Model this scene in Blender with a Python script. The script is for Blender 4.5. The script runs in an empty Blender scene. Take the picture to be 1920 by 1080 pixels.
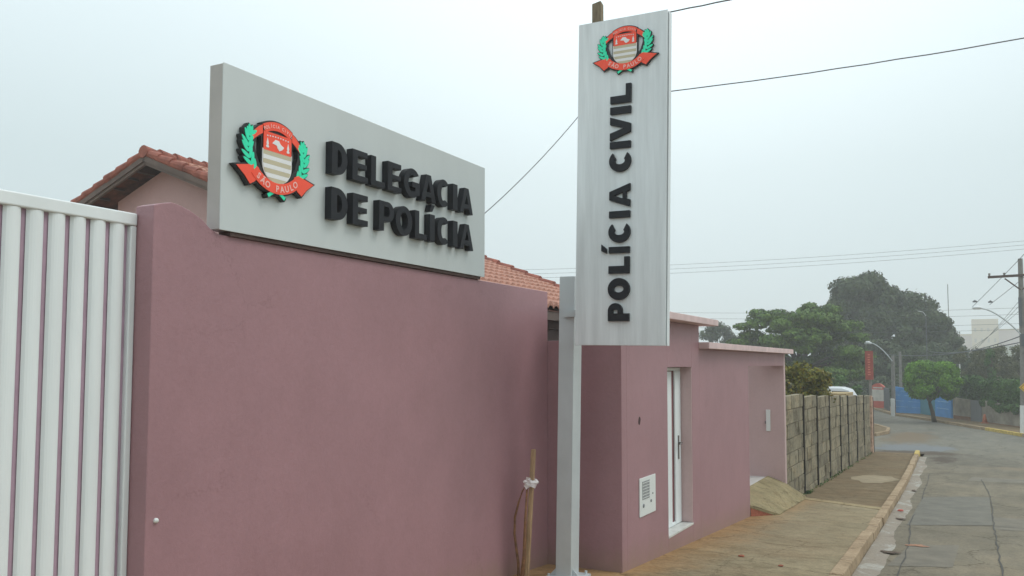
import bpy, math, random
import numpy as np
from mathutils import Vector, Matrix
from mathutils.geometry import tessellate_polygon
C = bpy.context.scene
COL = C.collection
R = math.radians
EYE = 1.7
# ------------------------------------------------------------------ camera
cd = bpy.data.cameras.new('camera'); cam = bpy.data.objects.new('camera', cd); COL.objects.link(cam)
cam.location = (0, 0, EYE)
cam.rotation_euler = (R(90) + math.atan(99/1590), 0, R(27.12))
cd.sensor_width = 36; cd.lens = 36*1590/1920
cd.shift_x = -40/1920; cd.shift_y = 45/1920
cd.clip_start = .05; cd.clip_end = 5000
C.camera = cam
C.cycles.volume_bounces = 2
C.render.resolution_x = 1024; C.render.resolution_y = 576
# ------------------------------------------------------------------ exposure
C.view_settings.view_transform = 'Standard'; C.view_settings.look = 'None'
C.view_settings.exposure = 0; C.view_settings.gamma = 1
# ------------------------------------------------------------------ sky
SUN = Vector((.55, .30, .78)).normalized()
w = bpy.data.worlds.new('World'); C.world = w; w.use_nodes = True
nt = w.node_tree; nt.nodes.clear()
N = nt.nodes.new; LK = nt.links.new
out = N('ShaderNodeOutputWorld'); bg = N('ShaderNodeBackground'); LK(bg.outputs[0], out.inputs[0])
sky = N('ShaderNodeTexSky'); sky.sky_type = 'NISHITA'; sky.sun_disc = False
sky.sun_elevation = math.asin(SUN.z); sky.sun_rotation = math.atan2(SUN.x, SUN.y)
sky.dust_density = 6; sky.air_density = 1.5
tc = N('ShaderNodeTexCoord')
sep = N('ShaderNodeSeparateXYZ'); LK(tc.outputs['Generated'], sep.inputs[0])
ramp = N('ShaderNodeValToRGB'); LK(sep.outputs[2], ramp.inputs[0])   # overcast: brighter towards the zenith
e = ramp.color_ramp.elements
e[0].position = 0; e[0].color = (.58, .70, .74, 1)
e[1].position = 1; e[1].color = (1.25, 1.40, 1.45, 1)
x = e.new(.22); x.color = (.68, .81, .84, 1)
x = e.new(.5); x.color = (1.0, 1.15, 1.2, 1)
dot = N('ShaderNodeVectorMath'); dot.operation = 'DOT_PRODUCT'; LK(tc.outputs['Generated'], dot.inputs[0])
g = Vector((-.28, .85, .42)).normalized(); dot.inputs[1].default_value = g
mx = N('ShaderNodeMath'); mx.operation = 'MAXIMUM'; LK(dot.outputs['Value'], mx.inputs[0]); mx.inputs[1].default_value = 0
pw = N('ShaderNodeMath'); pw.operation = 'POWER'; LK(mx.outputs[0], pw.inputs[0]); pw.inputs[1].default_value = 14
ml = N('ShaderNodeMath'); ml.operation = 'MULTIPLY'; LK(pw.outputs[0], ml.inputs[0]); ml.inputs[1].default_value = .25
va = N('ShaderNodeVectorMath'); va.operation = 'ADD'; LK(ramp.outputs[0], va.inputs[0]); LK(ml.outputs[0], va.inputs[1])
sc_ = N('ShaderNodeVectorMath'); sc_.operation = 'SCALE'; LK(va.outputs[0], sc_.inputs[0]); sc_.inputs['Scale'].default_value = 10
mix = N('ShaderNodeMix'); mix.data_type = 'RGBA'; mix.inputs[0].default_value = .94
LK(sky.outputs[0], mix.inputs[6]); LK(sc_.outputs[0], mix.inputs[7])
LK(mix.outputs[2], bg.inputs[0]); bg.inputs[1].default_value = .1
# ------------------------------------------------------------------ sun behind the cloud
sl = bpy.data.lights.new('sun', 'SUN'); so = bpy.data.objects.new('sun', sl); COL.objects.link(so)
sl.energy = .9; sl.angle = R(25); sl.color = (1, .965, .92)
so.rotation_euler = SUN.to_track_quat('Z', 'Y').to_euler()

# ------------------------------------------------------------------ helpers
def gz(y):
    return float(np.interp(y, [-50, 0, 8.76, 14.9, 20.3, 36, 60, 300], [2.5, 0, -.55, -.9, -1.14, -1.6, -1.68, -1.9]))
def rz(y): return gz(y) - .13

class MB:
    def __init__(s): s.v = []; s.f = []; s.sm = False
    def face(s, pts):
        n = len(s.v); s.v += [tuple(p) for p in pts]; s.f.append(tuple(range(n, n+len(pts)))); return s
    def box(s, x0, x1, y0, y1, z0, z1):
        return s.hexa([(x0,y0,z0),(x1,y0,z0),(x1,y1,z0),(x0,y1,z0),(x0,y0,z1),(x1,y0,z1),(x1,y1,z1),(x0,y1,z1)])
    def hexa(s, p):
        n = len(s.v); s.v += [tuple(q) for q in p]
        for f in ((0,3,2,1),(4,5,6,7),(0,1,5,4),(1,2,6,5),(2,3,7,6),(3,0,4,7)): s.f.append(tuple(n+i for i in f))
        return s
    def bar(s, a, b, w, h, up=(0,0,1)):
        a = Vector(a); b = Vector(b); d = (b-a).normalized(); u = Vector(up)
        r = d.cross(u)
        if r.length < 1e-4: r = d.cross(Vector((0,1,0)))
        r.normalize(); u = r.cross(d).normalized()
        q = []
        for P in (a, b):
            for (i, j) in ((-1,-1),(1,-1),(1,1),(-1,1)): q.append(P + r*w/2*i + u*h/2*j)
        return s.hexa(q)
    def tube(s, pts, r, n=8, cap=True):
        pts = [Vector(p) for p in pts]; rr = r if isinstance(r, (list, tuple)) else [r]*len(pts)
        base = len(s.v); ref = Vector((.13, .21, .97)).normalized()
        for i, P in enumerate(pts):
            d = (pts[min(i+1, len(pts)-1)] - pts[max(i-1, 0)]).normalized()
            rf = ref if abs(d.dot(ref)) < .95 else Vector((1, 0, 0))
            a = d.cross(rf).normalized(); b = d.cross(a).normalized()
            for k in range(n):
                t = 2*math.pi*k/n; s.v.append(tuple(P + (a*math.cos(t) + b*math.sin(t))*rr[i]))
        for i in range(len(pts)-1):
            for k in range(n):
                k2 = (k+1) % n
                s.f.append((base+i*n+k, base+i*n+k2, base+(i+1)*n+k2, base+(i+1)*n+k))
        if cap:
            s.f.append(tuple(base+k for k in range(n))[::-1]); s.f.append(tuple(base+(len(pts)-1)*n+k for k in range(n)))
        return s
    def prism(s, fr, loops, w0, w1):
        """fr = (origin, U, V, N); loops = 2D outlines (outer first, then holes)"""
        O, U, V, Nn = fr
        P = lambda p, w: tuple(O + U*p[0] + V*p[1] + Nn*w)
        flat = [p for l in loops for p in l]; b = len(s.v); n = len(flat)
        s.v += [P(p, w0) for p in flat] + [P(p, w1) for p in flat]
        for t in tessellate_polygon([[Vector((p[0], p[1], 0)) for p in l] for l in loops]):
            s.f.append(tuple(b+n+i for i in t)); s.f.append(tuple(b+i for i in reversed(t)))
        o = 0
        for l in loops:
            m = len(l)
            for i in range(m):
                j = (i+1) % m; s.f.append((b+o+i, b+o+j, b+n+o+j, b+n+o+i))
            o += m
        return s

def obj(name, mb, mat, parent=None, label=None, smooth=False, bevel=0, fixn=True):
    root = parent
    while root is not None and root.parent is not None: root = root.parent
    base = Vector(root['_b']) if root is not None and '_b' in root else Vector((0,0,0))
    me = bpy.data.meshes.new(name)
    me.from_pydata([tuple(Vector(v)-base) for v in mb.v], [], mb.f)
    me.update()
    if fixn:
        import bmesh
        bm = bmesh.new(); bm.from_mesh(me)
        bmesh.ops.recalc_face_normals(bm, faces=bm.faces); bm.to_mesh(me); bm.free()
    if smooth: me.polygons.foreach_set('use_smooth', [True]*len(me.polygons))
    me.materials.append(mat)
    o = bpy.data.objects.new(name, me); COL.objects.link(o)
    if parent is not None: o.parent = parent
    if label: o['label'] = label
    if bevel:
        m = o.modifiers.new('bevel', 'BEVEL'); m.width = bevel; m.segments = 2; m.limit_method = 'ANGLE'; m.angle_limit = R(40)
    return o
def tag(o, label=None, cat=None, group=None, kind=None):
    if label: o['label'] = label
    if cat: o['category'] = cat
    if group: o['group'] = group
    if kind: o['kind'] = kind
    return o
def thing(name, label, cat, loc, group=None):
    o = bpy.data.objects.new(name, None); COL.objects.link(o); o.location = loc
    o['_b'] = tuple(loc); o.empty_display_size = .2
    return tag(o, label, cat, group)

# ------------------------------------------------------------------ materials
def newmat(name):
    m = bpy.data.materials.new(name); m.use_nodes = True
    return m, m.node_tree, m.node_tree.nodes['Principled BSDF']
def noise(t, scale, detail=4, rough=.6, stretch=None, dist=0):
    n = t.nodes.new('ShaderNodeTexNoise'); n.inputs['Scale'].default_value = scale
    n.inputs['Detail'].default_value = detail; n.inputs['Roughness'].default_value = rough
    n.inputs['Distortion'].default_value = dist
    g_ = t.nodes.new('ShaderNodeNewGeometry'); src = g_.outputs['Position']
    if stretch:
        mp = t.nodes.new('ShaderNodeMapping'); mp.inputs['Scale'].default_value = stretch
        t.links.new(src, mp.inputs[0]); src = mp.outputs[0]
    t.links.new(src, n.inputs['Vector']); return n
def cramp(t, src, stops):
    r = t.nodes.new('ShaderNodeValToRGB'); t.links.new(src, r.inputs[0]); el = r.color_ramp.elements
    while len(el) < len(stops): el.new(.5)
    for q, (p_, c_) in zip(el, stops): q.position = p_; q.color = tuple(c_)+(1,) if len(c_) == 3 else c_
    return r
def mixc(t, fac, a, b, mode='MIX'):
    m = t.nodes.new('ShaderNodeMix'); m.data_type = 'RGBA'; m.blend_type = mode
    for s_, v in ((m.inputs[0], fac), (m.inputs[6], a), (m.inputs[7], b)):
        if hasattr(v, 'links'): t.links.new(v, s_)
        elif isinstance(v, (int, float)): s_.default_value = v
        else: s_.default_value = tuple(v)+(1,)
    return m.outputs[2]
def bump(t, b, src, strength, dist=.01):
    n = t.nodes.new('ShaderNodeBump'); n.inputs['Strength'].default_value = strength; n.inputs['Distance'].default_value = dist
    t.links.new(src, n.inputs['Height']); t.links.new(n.outputs[0], b.inputs['Normal'])
def simple(name, col, rough=.6, metal=0, var=.12, scale=6, bmp=0, bscale=60, stretch=None, spec=.5):
    m, t, b = newmat(name)
    n = noise(t, scale, 5, .6, stretch)
    lo = [c_*(1-var) for c_ in col]; hi = [min(1, c_*(1+var)) for c_ in col]
    r = cramp(t, n.outputs['Fac'], [(.3, lo), (.7, hi)])
    t.links.new(r.outputs[0], b.inputs['Base Color'])
    b.inputs['Roughness'].default_value = rough; b.inputs['Metallic'].default_value = metal
    b.inputs['Specular IOR Level'].default_value = spec
    if bmp: bump(t, b, noise(t, bscale, 4).outputs['Fac'], bmp)
    return m
def plaster(name, col, stain=.10):
    m, t, b = newmat(name)
    n1 = noise(t, .8, 6, .65); n2 = noise(t, 2.6, 5, .7, (1, 1, .6)); n3 = noise(t, 28, 4, .7)
    r1 = cramp(t, n1.outputs['Fac'], [(.3, [c_*(1-stain) for c_ in col]), (.72, [c_*(1+stain*.7) for c_ in col])])
    r2 = cramp(t, n2.outputs['Fac'], [(.35, (.955, .95, .945)), (.6, (1, 1, 1))])
    r3 = cramp(t, n3.outputs['Fac'], [(.3, (.95, .95, .95)), (.7, (1.03, 1.03, 1.03))])
    c1 = mixc(t, 1, r1.outputs[0], r2.outputs[0], 'MULTIPLY'); c2 = mixc(t, 1, c1, r3.outputs[0], 'MULTIPLY')
    g_ = t.nodes.new('ShaderNodeNewGeometry')
    v = t.nodes.new('ShaderNodeTexVoronoi'); v.feature = 'DISTANCE_TO_EDGE'; v.inputs['Scale'].default_value = .9
    vm = t.nodes.new('ShaderNodeVectorMath'); vm.operation = 'MULTIPLY_ADD'
    t.links.new(noise(t, 3.5, 6, .75).outputs['Color'], vm.inputs[0]); vm.inputs[1].default_value = (.5, .5, .5); t.links.new(g_.outputs['Position'], vm.inputs[2])
    t.links.new(vm.outputs[0], v.inputs['Vector'])
    ck = cramp(t, v.outputs['Distance'], [(0, (.80, .78, .78)), (.006, (1, 1, 1))])
    msk = cramp(t, noise(t, .9, 3).outputs['Fac'], [(.5, (0, 0, 0)), (.6, (1, 1, 1))])
    c2 = mixc(t, msk.outputs[0], c2, mixc(t, 1, c2, ck.outputs[0], 'MULTIPLY'))
    sp = t.nodes.new('ShaderNodeSeparateXYZ'); t.links.new(g_.outputs['Position'], sp.inputs[0])
    hh = t.nodes.new('ShaderNodeMath'); hh.operation = 'MULTIPLY_ADD'; t.links.new(sp.outputs[1], hh.inputs[0]); hh.inputs[1].default_value = .0585; t.links.new(sp.outputs[2], hh.inputs[2])
    h2_ = t.nodes.new('ShaderNodeMath'); h2_.operation = 'MULTIPLY_ADD'; t.links.new(noise(t, 5, 5, .75, (1, 1, .5)).outputs['Fac'], h2_.inputs[0]); h2_.inputs[1].default_value = -.5; t.links.new(hh.outputs[0], h2_.inputs[2])
    mr = t.nodes.new('ShaderNodeMapRange'); t.links.new(h2_.outputs[0], mr.inputs[0]); mr.inputs[1].default_value = -.30; mr.inputs[2].default_value = .02; mr.inputs[3].default_value = .55; mr.inputs[4].default_value = 0
    c2 = mixc(t, mr.outputs[0], c2, (.27, .19, .13))
    t.links.new(c2, b.inputs['Base Color']); b.inputs['Roughness'].default_value = .5
    b.inputs['Specular IOR Level'].default_value = .5
    mm = t.nodes.new('ShaderNodeMath'); mm.operation = 'ADD'
    t.links.new(noise(t, 55, 5, .7).outputs['Fac'], mm.inputs[0]); t.links.new(noise(t, 5, 3).outputs['Fac'], mm.inputs[1])
    bump(t, b, mm.outputs[0], .38, .007)
    return m

PINK = plaster('pink_plaster', (.355, .192, .212))
PINKL = plaster('pale_pink_plaster', (.56, .40, .395), .05)
PINKH = plaster('house_pink_plaster', (.50, .32, .31), .05)
COPE = simple('coping_paint', (.62, .47, .46), .75, bmp=.2)
SILVER = simple('silver_panel', (.56, .60, .595), .42, .1, .05, 1.6, stretch=(1, 1, .35))
BRUSH = simple('brushed_panel', (.70, .735, .745), .38, .15, .10, 5, stretch=(3.0, 3.0, .22))
SILVE = simple('silver_edge', (.42, .40, .38), .5, .1, .05)
STEEL = simple('painted_steel', (.52, .56, .57), .4, .1, .06, 3)
GATEW = simple('gate_white', (.76, .80, .80), .45, 0, .045, 2.5, stretch=(3, 3, .4))
GATEP = simple('gate_gap_paint', (.40, .27, .34), .7)
BLACK = simple('letter_black', (.011, .012, .016), .45, 0, .25, 9, spec=.25)
BACK = simple('emblem_black', (.012, .012, .013), .5)
RED = simple('emblem_red', (.95, .085, .035), .45, 0, .03)
GREEN = simple('emblem_green', (.02, .80, .46), .45, 0, .05)
TAN = simple('emblem_tan', (.55, .49, .34), .5, 0, .03)
WHITE = simple('emblem_white', (.80, .80, .80), .5, 0, .02)
PINKW = simple('ribbon_lettering', (.95, .52, .46), .5, 0, .02)
TILE = simple('clay_tile', (.29, .095, .065), .85, 0, .4, 5, bmp=.3, bscale=30)
TILEF = simple('weathered_tile', (.41, .205, .15), .9, 0, .25, 9, bmp=.3, bscale=30)
FASC = simple('fascia_timber', (.13, .095, .08), .7, 0, .2, 4)
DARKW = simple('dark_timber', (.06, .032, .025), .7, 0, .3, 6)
WOOD = simple('weathered_wood', (.38, .25, .14), .8, 0, .35, 9, bmp=.4, bscale=50, stretch=(4, 4, .5))
POSTW = simple('old_grey_wood', (.20, .16, .10), .9, 0, .4, 8, bmp=.5, bscale=40, stretch=(5, 5, .4))
TWIG = simple('dry_bark', (.22, .11, .05), .9, 0, .4, 20, bmp=.5, bscale=80)
CLOTH = simple('white_cloth', (.75, .71, .70), .9, 0, .08, 30)
MARB = simple('pale_marble', (.60, .60, .57), .35, 0, .15, 9)
CHROME = simple('handle_metal', (.22, .21, .20), .3, .8, .1)
WPLAST = simple('white_plastic', (.72, .74, .72), .4, 0, .03)
GREYG = simple('grey_mesh', (.20, .21, .22), .6, 0, .2, 80)
CABLE = simple('cable_rubber', (.06, .06, .06), .7)
CABLEF = simple('cable_far', (.10, .11, .12), .7)
BRICK = simple('raw_brick', (.33, .10, .055), .9, 0, .3, 20, bmp=.4)
CONCP = simple('pole_concrete', (.20, .19, .175), .85, 0, .22, 5, bmp=.3)
LIMEW = simple('limewash', (.66, .66, .64), .8, 0, .08, 4)
BLUE = simple('blue_paint', (.06, .26, .60), .7, 0, .14, 1.6, bmp=.2)
BLUEL = simple('pale_blue_streak', (.22, .46, .72), .7, 0, .2, 6)
TEAL = simple('teal_paint', (.05, .22, .30), .7, 0, .1)
REDB = simple('red_paint', (.48, .09, .06), .7, 0, .12, 3)
REDW = simple('cream_paint', (.50, .47, .42), .7, 0, .12, 3)
GREYM = simple('grey_metal_gate', (.16, .17, .18), .6, 0, .15, 3, stretch=(8, 8, .4))
CARW = simple('vehicle_white', (.72, .74, .76), .3, 0, .03)
GLASS = simple('dark_glass', (.03, .035, .04), .1, 0, .1)
OCHRE = simple('ochre_paint', (.36, .26, .12), .8, 0, .2, 4)
YEL = simple('yellow_sign', (.70, .42, .03), .5, 0, .05)
YELK = simple('yellow_kerb_paint', (.50, .36, .09), .8, 0, .3, 6)
ORG = simple('rust_red', (.42, .13, .06), .6, 0, .15, 8)
CREAM = simple('far_building', (.62, .55, .43), .8)  # pale paint: part of the distance haze is put into the colour
CREAM2 = simple('far_building_pale', (.58, .52, .50), .8)
LAMPH = simple('lamp_housing', (.72, .75, .76), .35, .2, .03)
HILLM = simple('hill_cover', (.06, .085, .055), .95, 0, .4, .05)
SOIL = simple('soil', (.30, .21, .12), .95, 0, .3, 3, bmp=.6, bscale=18)

def leafmat(name, dark, light, tip):
    m, t, b = newmat(name)
    n = noise(t, 1.1, 3, .6); n2 = noise(t, 9, 2)
    r = cramp(t, n.outputs['Fac'], [(.35, dark), (.62, light)])
    f = cramp(t, n2.outputs['Fac'], [(.5, (0, 0, 0)), (.7, (.7, .7, .7))])
    t.links.new(mixc(t, f.outputs[0], r.outputs[0], tip), b.inputs['Base Color'])
    b.inputs['Roughness'].default_value = .6; b.inputs['Specular IOR Level'].default_value = .3
    return m
LF_MID = leafmat('leaf_mid', (.026, .068, .010), (.085, .165, .020), (.20, .30, .035))
LF_BIG = leafmat('leaf_big', (.020, .040, .014), (.055, .085, .028), (.10, .13, .045))
LF_ROUND = leafmat('leaf_round', (.035, .095, .006), (.10, .25, .010), (.27, .47, .018))
LF_BUSH = leafmat('leaf_bush', (.045, .060, .006), (.16, .16, .010), (.36, .22, .02))
LF_SCRUB = leafmat('leaf_scrub', (.055, .068, .022), (.105, .115, .038), (.16, .145, .065))
LF_HEDGE = leafmat('leaf_hedge', (.018, .052, .010), (.055, .135, .018), (.11, .22, .03))
BARK = simple('bark', (.07, .055, .04), .9, 0, .3, 8, bmp=.5, bscale=25)

def asphalt():
    m, t, b = newmat('asphalt')
    n1 = noise(t, .55, 6, .7); n2 = noise(t, 26, 5, .8); n3 = noise(t, 2.4, 5, .7, (1, .35, 1))
    r1 = cramp(t, n1.outputs['Fac'], [(.3, (.148, .128, .092)), (.5, (.185, .162, .120)), (.72, (.220, .186, .134))])
    r3 = cramp(t, n3.outputs['Fac'], [(.35, (.84, .83, .82)), (.65, (1.08, 1.07, 1.05))])
    r2 = cramp(t, n2.outputs['Fac'], [(.3, (.68, .68, .68)), (.7, (1.28, 1.28, 1.28))])
    c = mixc(t, 1, r1.outputs[0], r3.outputs[0], 'MULTIPLY'); c = mixc(t, 1, c, r2.outputs[0], 'MULTIPLY')
    # further down the street the surfacing is newer and greyer
    g_ = t.nodes.new('ShaderNodeNewGeometry'); sp = t.nodes.new('ShaderNodeSeparateXYZ'); t.links.new(g_.outputs['Position'], sp.inputs[0])
    mr = t.nodes.new('ShaderNodeMapRange'); t.links.new(sp.outputs[1], mr.inputs[0]); mr.inputs[1].default_value = 28; mr.inputs[2].default_value = 42
    c = mixc(t, mr.outputs[0], c, mixc(t, 1, (.168, .160, .134), r3.outputs[0], 'MULTIPLY'))
    v = t.nodes.new('ShaderNodeTexVoronoi'); v.feature = 'DISTANCE_TO_EDGE'; v.inputs['Scale'].default_value = .42
    nd = noise(t, 2.2, 5, .7); vm = t.nodes.new('ShaderNodeVectorMath'); vm.operation = 'MULTIPLY_ADD'
    t.links.new(nd.outputs['Color'], vm.inputs[0]); vm.inputs[1].default_value = (.7, .7, .7); t.links.new(g_.outputs['Position'], vm.inputs[2])
    t.links.new(vm.outputs[0], v.inputs['Vector'])
    cr = cramp(t, v.outputs['Distance'], [(0, (.45, .43, .40)), (.009, (1, 1, 1))])
    c = mixc(t, 1, c, cr.outputs[0], 'MULTIPLY')
    big = cramp(t, noise(t, .35, 7, .75, (1, .45, 1), .4).outputs['Fac'], [(.38, (.80, .80, .80)), (.5, (1, 1, 1)), (.62, (1.10, 1.07, 1.02))])
    c = mixc(t, 1, c, big.outputs[0], 'MULTIPLY')
    def spot(cx_, cy_, sx, sy, r0, r1, nsc, seed, amp):
        mp = t.nodes.new('ShaderNodeMapping'); mp.inputs['Location'].default_value = (-cx_/sx, -cy_/sy, 0); mp.inputs['Scale'].default_value = (1/sx, 1/sy, 0)
        t.links.new(g_.outputs['Position'], mp.inputs[0])
        ln = t.nodes.new('ShaderNodeVectorMath'); ln.operation = 'LENGTH'; t.links.new(mp.outputs[0], ln.inputs[0])
        ad = t.nodes.new('ShaderNodeMath'); ad.operation = 'MULTIPLY_ADD'; t.links.new(noise(t, nsc, 6, .75, (1, seed, 1)).outputs['Fac'], ad.inputs[0]); ad.inputs[1].default_value = amp; t.links.new(ln.outputs['Value'], ad.inputs[2])
        mr_ = t.nodes.new('ShaderNodeMapRange'); t.links.new(ad.outputs[0], mr_.inputs[0]); mr_.inputs[1].default_value = r0+amp*.5; mr_.inputs[2].default_value = r1+amp*.5; mr_.inputs[3].default_value = .9; mr_.inputs[4].default_value = 0
        return mr_.outputs[0]
    c = mixc(t, spot(-2.2, 38.6, 1.7, 2.6, .75, 1.0, 1.1, .5, 2.2), c, (.168, .178, .185))
    c = mixc(t, spot(-1.9, 36.6, 2.2, 1.1, .55, .95, 1.7, .7, 2.2), c, (.085, .062, .042))
    c = mixc(t, spot(-2.6, 44.5, 1.5, 5.0, .45, .9, 1.3, .6, 2.0), c, (.17, .125, .08))
    c = mixc(t, spot(-.9, 33.6, .6, 2.6, .4, .8, 2.2, .6, 2.2), c, (.075, .055, .04))
    c = mixc(t, spot(2.0, 31.0, 3.2, 1.2, .3, .8, 1.3, .6, 2.0), c, (.20, .16, .11))
    t.links.new(c, b.inputs['Base Color'])
    b.inputs['Roughness'].default_value = .85; b.inputs['Specular IOR Level'].default_value = .2
    bump(t, b, n2.outputs['Fac'], .5, .006); return m
ASPH = asphalt()
PATCH = simple('asphalt_patch', (.132, .121, .095), .8, 0, .22, 3, bmp=.5, bscale=50)
PATCH2 = simple('asphalt_patch_brown', (.150, .130, .096), .8, 0, .2, 3, bmp=.5, bscale=50)
def sidewalkmat(name, a, b_, soil, edge=None):
    m, t, b = newmat(name)
    n1 = noise(t, 1.3, 6, .7, (.75, 1.1, 1)); n2 = noise(t, 30, 4, .7); n3 = noise(t, .7, 5, .65)
    r1 = cramp(t, n1.outputs['Fac'], [(.32, a), (.68, b_)])
    r3 = cramp(t, n3.outputs['Fac'], [(.47, (0, 0, 0)), (.68, (.7, .7, .7))])
    c = mixc(t, r3.outputs[0], r1.outputs[0], soil)
    if edge:      # red soil washed against the foot of the wall
        g_ = t.nodes.new('ShaderNodeNewGeometry'); sp = t.nodes.new('ShaderNodeSeparateXYZ'); t.links.new(g_.outputs['Position'], sp.inputs[0])
        mr = t.nodes.new('ShaderNodeMapRange'); ad = t.nodes.new('ShaderNodeMath'); ad.operation = 'MULTIPLY_ADD'
        t.links.new(noise(t, 2.2, 5, .7).outputs['Fac'], ad.inputs[0]); ad.inputs[1].default_value = .9; t.links.new(sp.outputs[0], ad.inputs[2])
        t.links.new(ad.outputs[0], mr.inputs[0]); mr.inputs[1].default_value = -2.9; mr.inputs[2].default_value = -2.2
        mr.inputs[3].default_value = .85; mr.inputs[4].default_value = 0
        c = mixc(t, mr.outputs[0], c, edge)
    r2 = cramp(t, n2.outputs['Fac'], [(.3, (.78, .78, .78)), (.7, (1.16, 1.16, 1.16))])
    c = mixc(t, 1, c, r2.outputs[0], 'MULTIPLY')
    br = cramp(t, noise(t, 7, 6, .8, (.7, 1.1, 1), .3).outputs['Fac'], [(.34, (.80, .78, .74)), (.5, (1, 1, 1)), (.66, (1.13, 1.12, 1.10))])
    c = mixc(t, 1, c, br.outputs[0], 'MULTIPLY')
    dk = cramp(t, noise(t, 2.4, 8, .8, (.8, 1.1, 1), .4).outputs['Fac'], [(.33, (.58, .55, .50)), (.46, (.93, .92, .90)), (.55, (1, 1, 1)), (.70, (1.14, 1.13, 1.10))])
    gk = t.nodes.new('ShaderNodeNewGeometry'); vk = t.nodes.new('ShaderNodeTexVoronoi'); vk.feature = 'DISTANCE_TO_EDGE'; vk.inputs['Scale'].default_value = .55
    vq = t.nodes.new('ShaderNodeVectorMath'); vq.operation = 'MULTIPLY_ADD'; t.links.new(noise(t, 3, 6, .75).outputs['Color'], vq.inputs[0]); vq.inputs[1].default_value = (.45, .45, .45); t.links.new(gk.outputs['Position'], vq.inputs[2])
    t.links.new(vq.outputs[0], vk.inputs['Vector']); c = mixc(t, 1, c, cramp(t, vk.outputs['Distance'], [(0, (.55, .52, .48)), (.008, (1, 1, 1))]).outputs[0], 'MULTIPLY')
    c = mixc(t, 1, c, dk.outputs[0], 'MULTIPLY')
    t.links.new(c, b.inputs['Base Color']); b.inputs['Roughness'].default_value = .9; b.inputs['Specular IOR Level'].default_value = .2
    bump(t, b, n2.outputs['Fac'], .5, .008); return m
SIDE1 = sidewalkmat('sidewalk_near', (.222, .182, .112), (.315, .26, .165), (.27, .20, .12), (.35, .205, .09))
SIDE2 = sidewalkmat('sidewalk_far', (.165, .122, .070), (.225, .168, .098), (.17, .108, .055))
SANDM = simple('dry_cement_patch', (.285, .225, .14), .9, 0, .22, 3)
KERBM = sidewalkmat('kerb_concrete', (.32, .235, .15), (.43, .325, .215), (.34, .24, .15))
def guttermat():
    m, t, b = newmat('gutter_concrete')
    n1 = noise(t, 1.5, 6, .7, (1, .6, 1), .6); n2 = noise(t, 26, 4, .7)
    r = cramp(t, n1.outputs['Fac'], [(.34, (.15, .11, .08)), (.45, (.26, .215, .165)), (.54, (.25, .21, .165)), (.60, (.36, .34, .295)), (.68, (.24, .195, .145))])
    r2 = cramp(t, n2.outputs['Fac'], [(.3, (.78, .78, .78)), (.7, (1.15, 1.15, 1.15))])
    t.links.new(mixc(t, 1, r.outputs[0], r2.outputs[0], 'MULTIPLY'), b.inputs['Base Color']); b.inputs['Roughness'].default_value = .8
    bump(t, b, n1.outputs['Fac'], .8, .03); return m
GUTM = guttermat()
def blockmat():
    m, t, b = newmat('concrete_block')
    n1 = noise(t, 2.2, 6, .7); n2 = noise(t, 24, 4, .7)
    r1 = cramp(t, n1.outputs['Fac'], [(.3, (.20, .165, .105)), (.5, (.27, .245, .18)), (.7, (.36, .29, .18))])
    r2 = cramp(t, n2.outputs['Fac'], [(.3, (.72, .72, .72)), (.7, (1.15, 1.15, 1.15))])
    c = mixc(t, 1, r1.outputs[0], r2.outputs[0], 'MULTIPLY')
    st = cramp(t, noise(t, 2.6, 6, .75, (1, .7, 1)).outputs['Fac'], [(.36, (.42, .39, .34)), (.52, (1, 1, 1))])
    c = mixc(t, 1, c, st.outputs[0], 'MULTIPLY')
    gi = t.nodes.new('ShaderNodeNewGeometry'); ri = cramp(t, gi.outputs['Random Per Island'], [(0, (.78, .77, .76)), (1, (1.2, 1.18, 1.14))])
    c = mixc(t, 1, c, ri.outputs[0], 'MULTIPLY')
    t.links.new(c, b.inputs['Base Color']); b.inputs['Roughness'].default_value = .9; b.inputs['Specular IOR Level'].default_value = .2
    bump(t, b, n2.outputs['Fac'], .8, .02); return m
BLOCK = blockmat()
MORT = simple('dark_mortar', (.15, .115, .07), .95, 0, .3, 8)
GREYW = simple('old_grey_wall', (.27, .24, .195), .9, 0, .4, 1.2, bmp=.3)
PEEL = simple('peeling_paint', (.55, .36, .26), .85, 0, .5, 5)

# ================================================================== THE SETTING
def grid(xs, ys, zf):
    m = MB()
    for y in ys:
        for x_ in xs: m.v.append((x_, y, zf(x_, y)))
    n = len(xs)
    for j in range(len(ys)-1):
        for i in range(n-1): m.f.append((j*n+i, j*n+i+1, (j+1)*n+i+1, (j+1)*n+i))
    return m
YS = [-40, -20, -8, 0, 4, 8.76, 12, 14.9, 20.3, 28, 36, 44, 52, 60, 75, 100, 300, 900, 2500]
tag(obj('ground', grid([-1500, -300, -60, -20, -6, 8, 60, 300, 1500], YS, lambda x_, y: gz(y)-.42), SOIL), kind='structure')
# asphalt: straight street, then the junction
road = grid([-1.6, 0, 2, 4, 7], [-20, 0, 4, 8.76, 12, 14.9, 17, 20.3, 24, 28, 32, 36.2], lambda x_, y: rz(y))
tag(obj('road', road, ASPH, smooth=True), kind='structure')
junc = grid([-45, -20, -8, -1.6, 4, 9, 16], [36.2, 40, 44, 50, 60, 75, 90], lambda x_, y: rz(y))
tag(obj('side_road', junc, ASPH), kind='structure')

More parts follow.
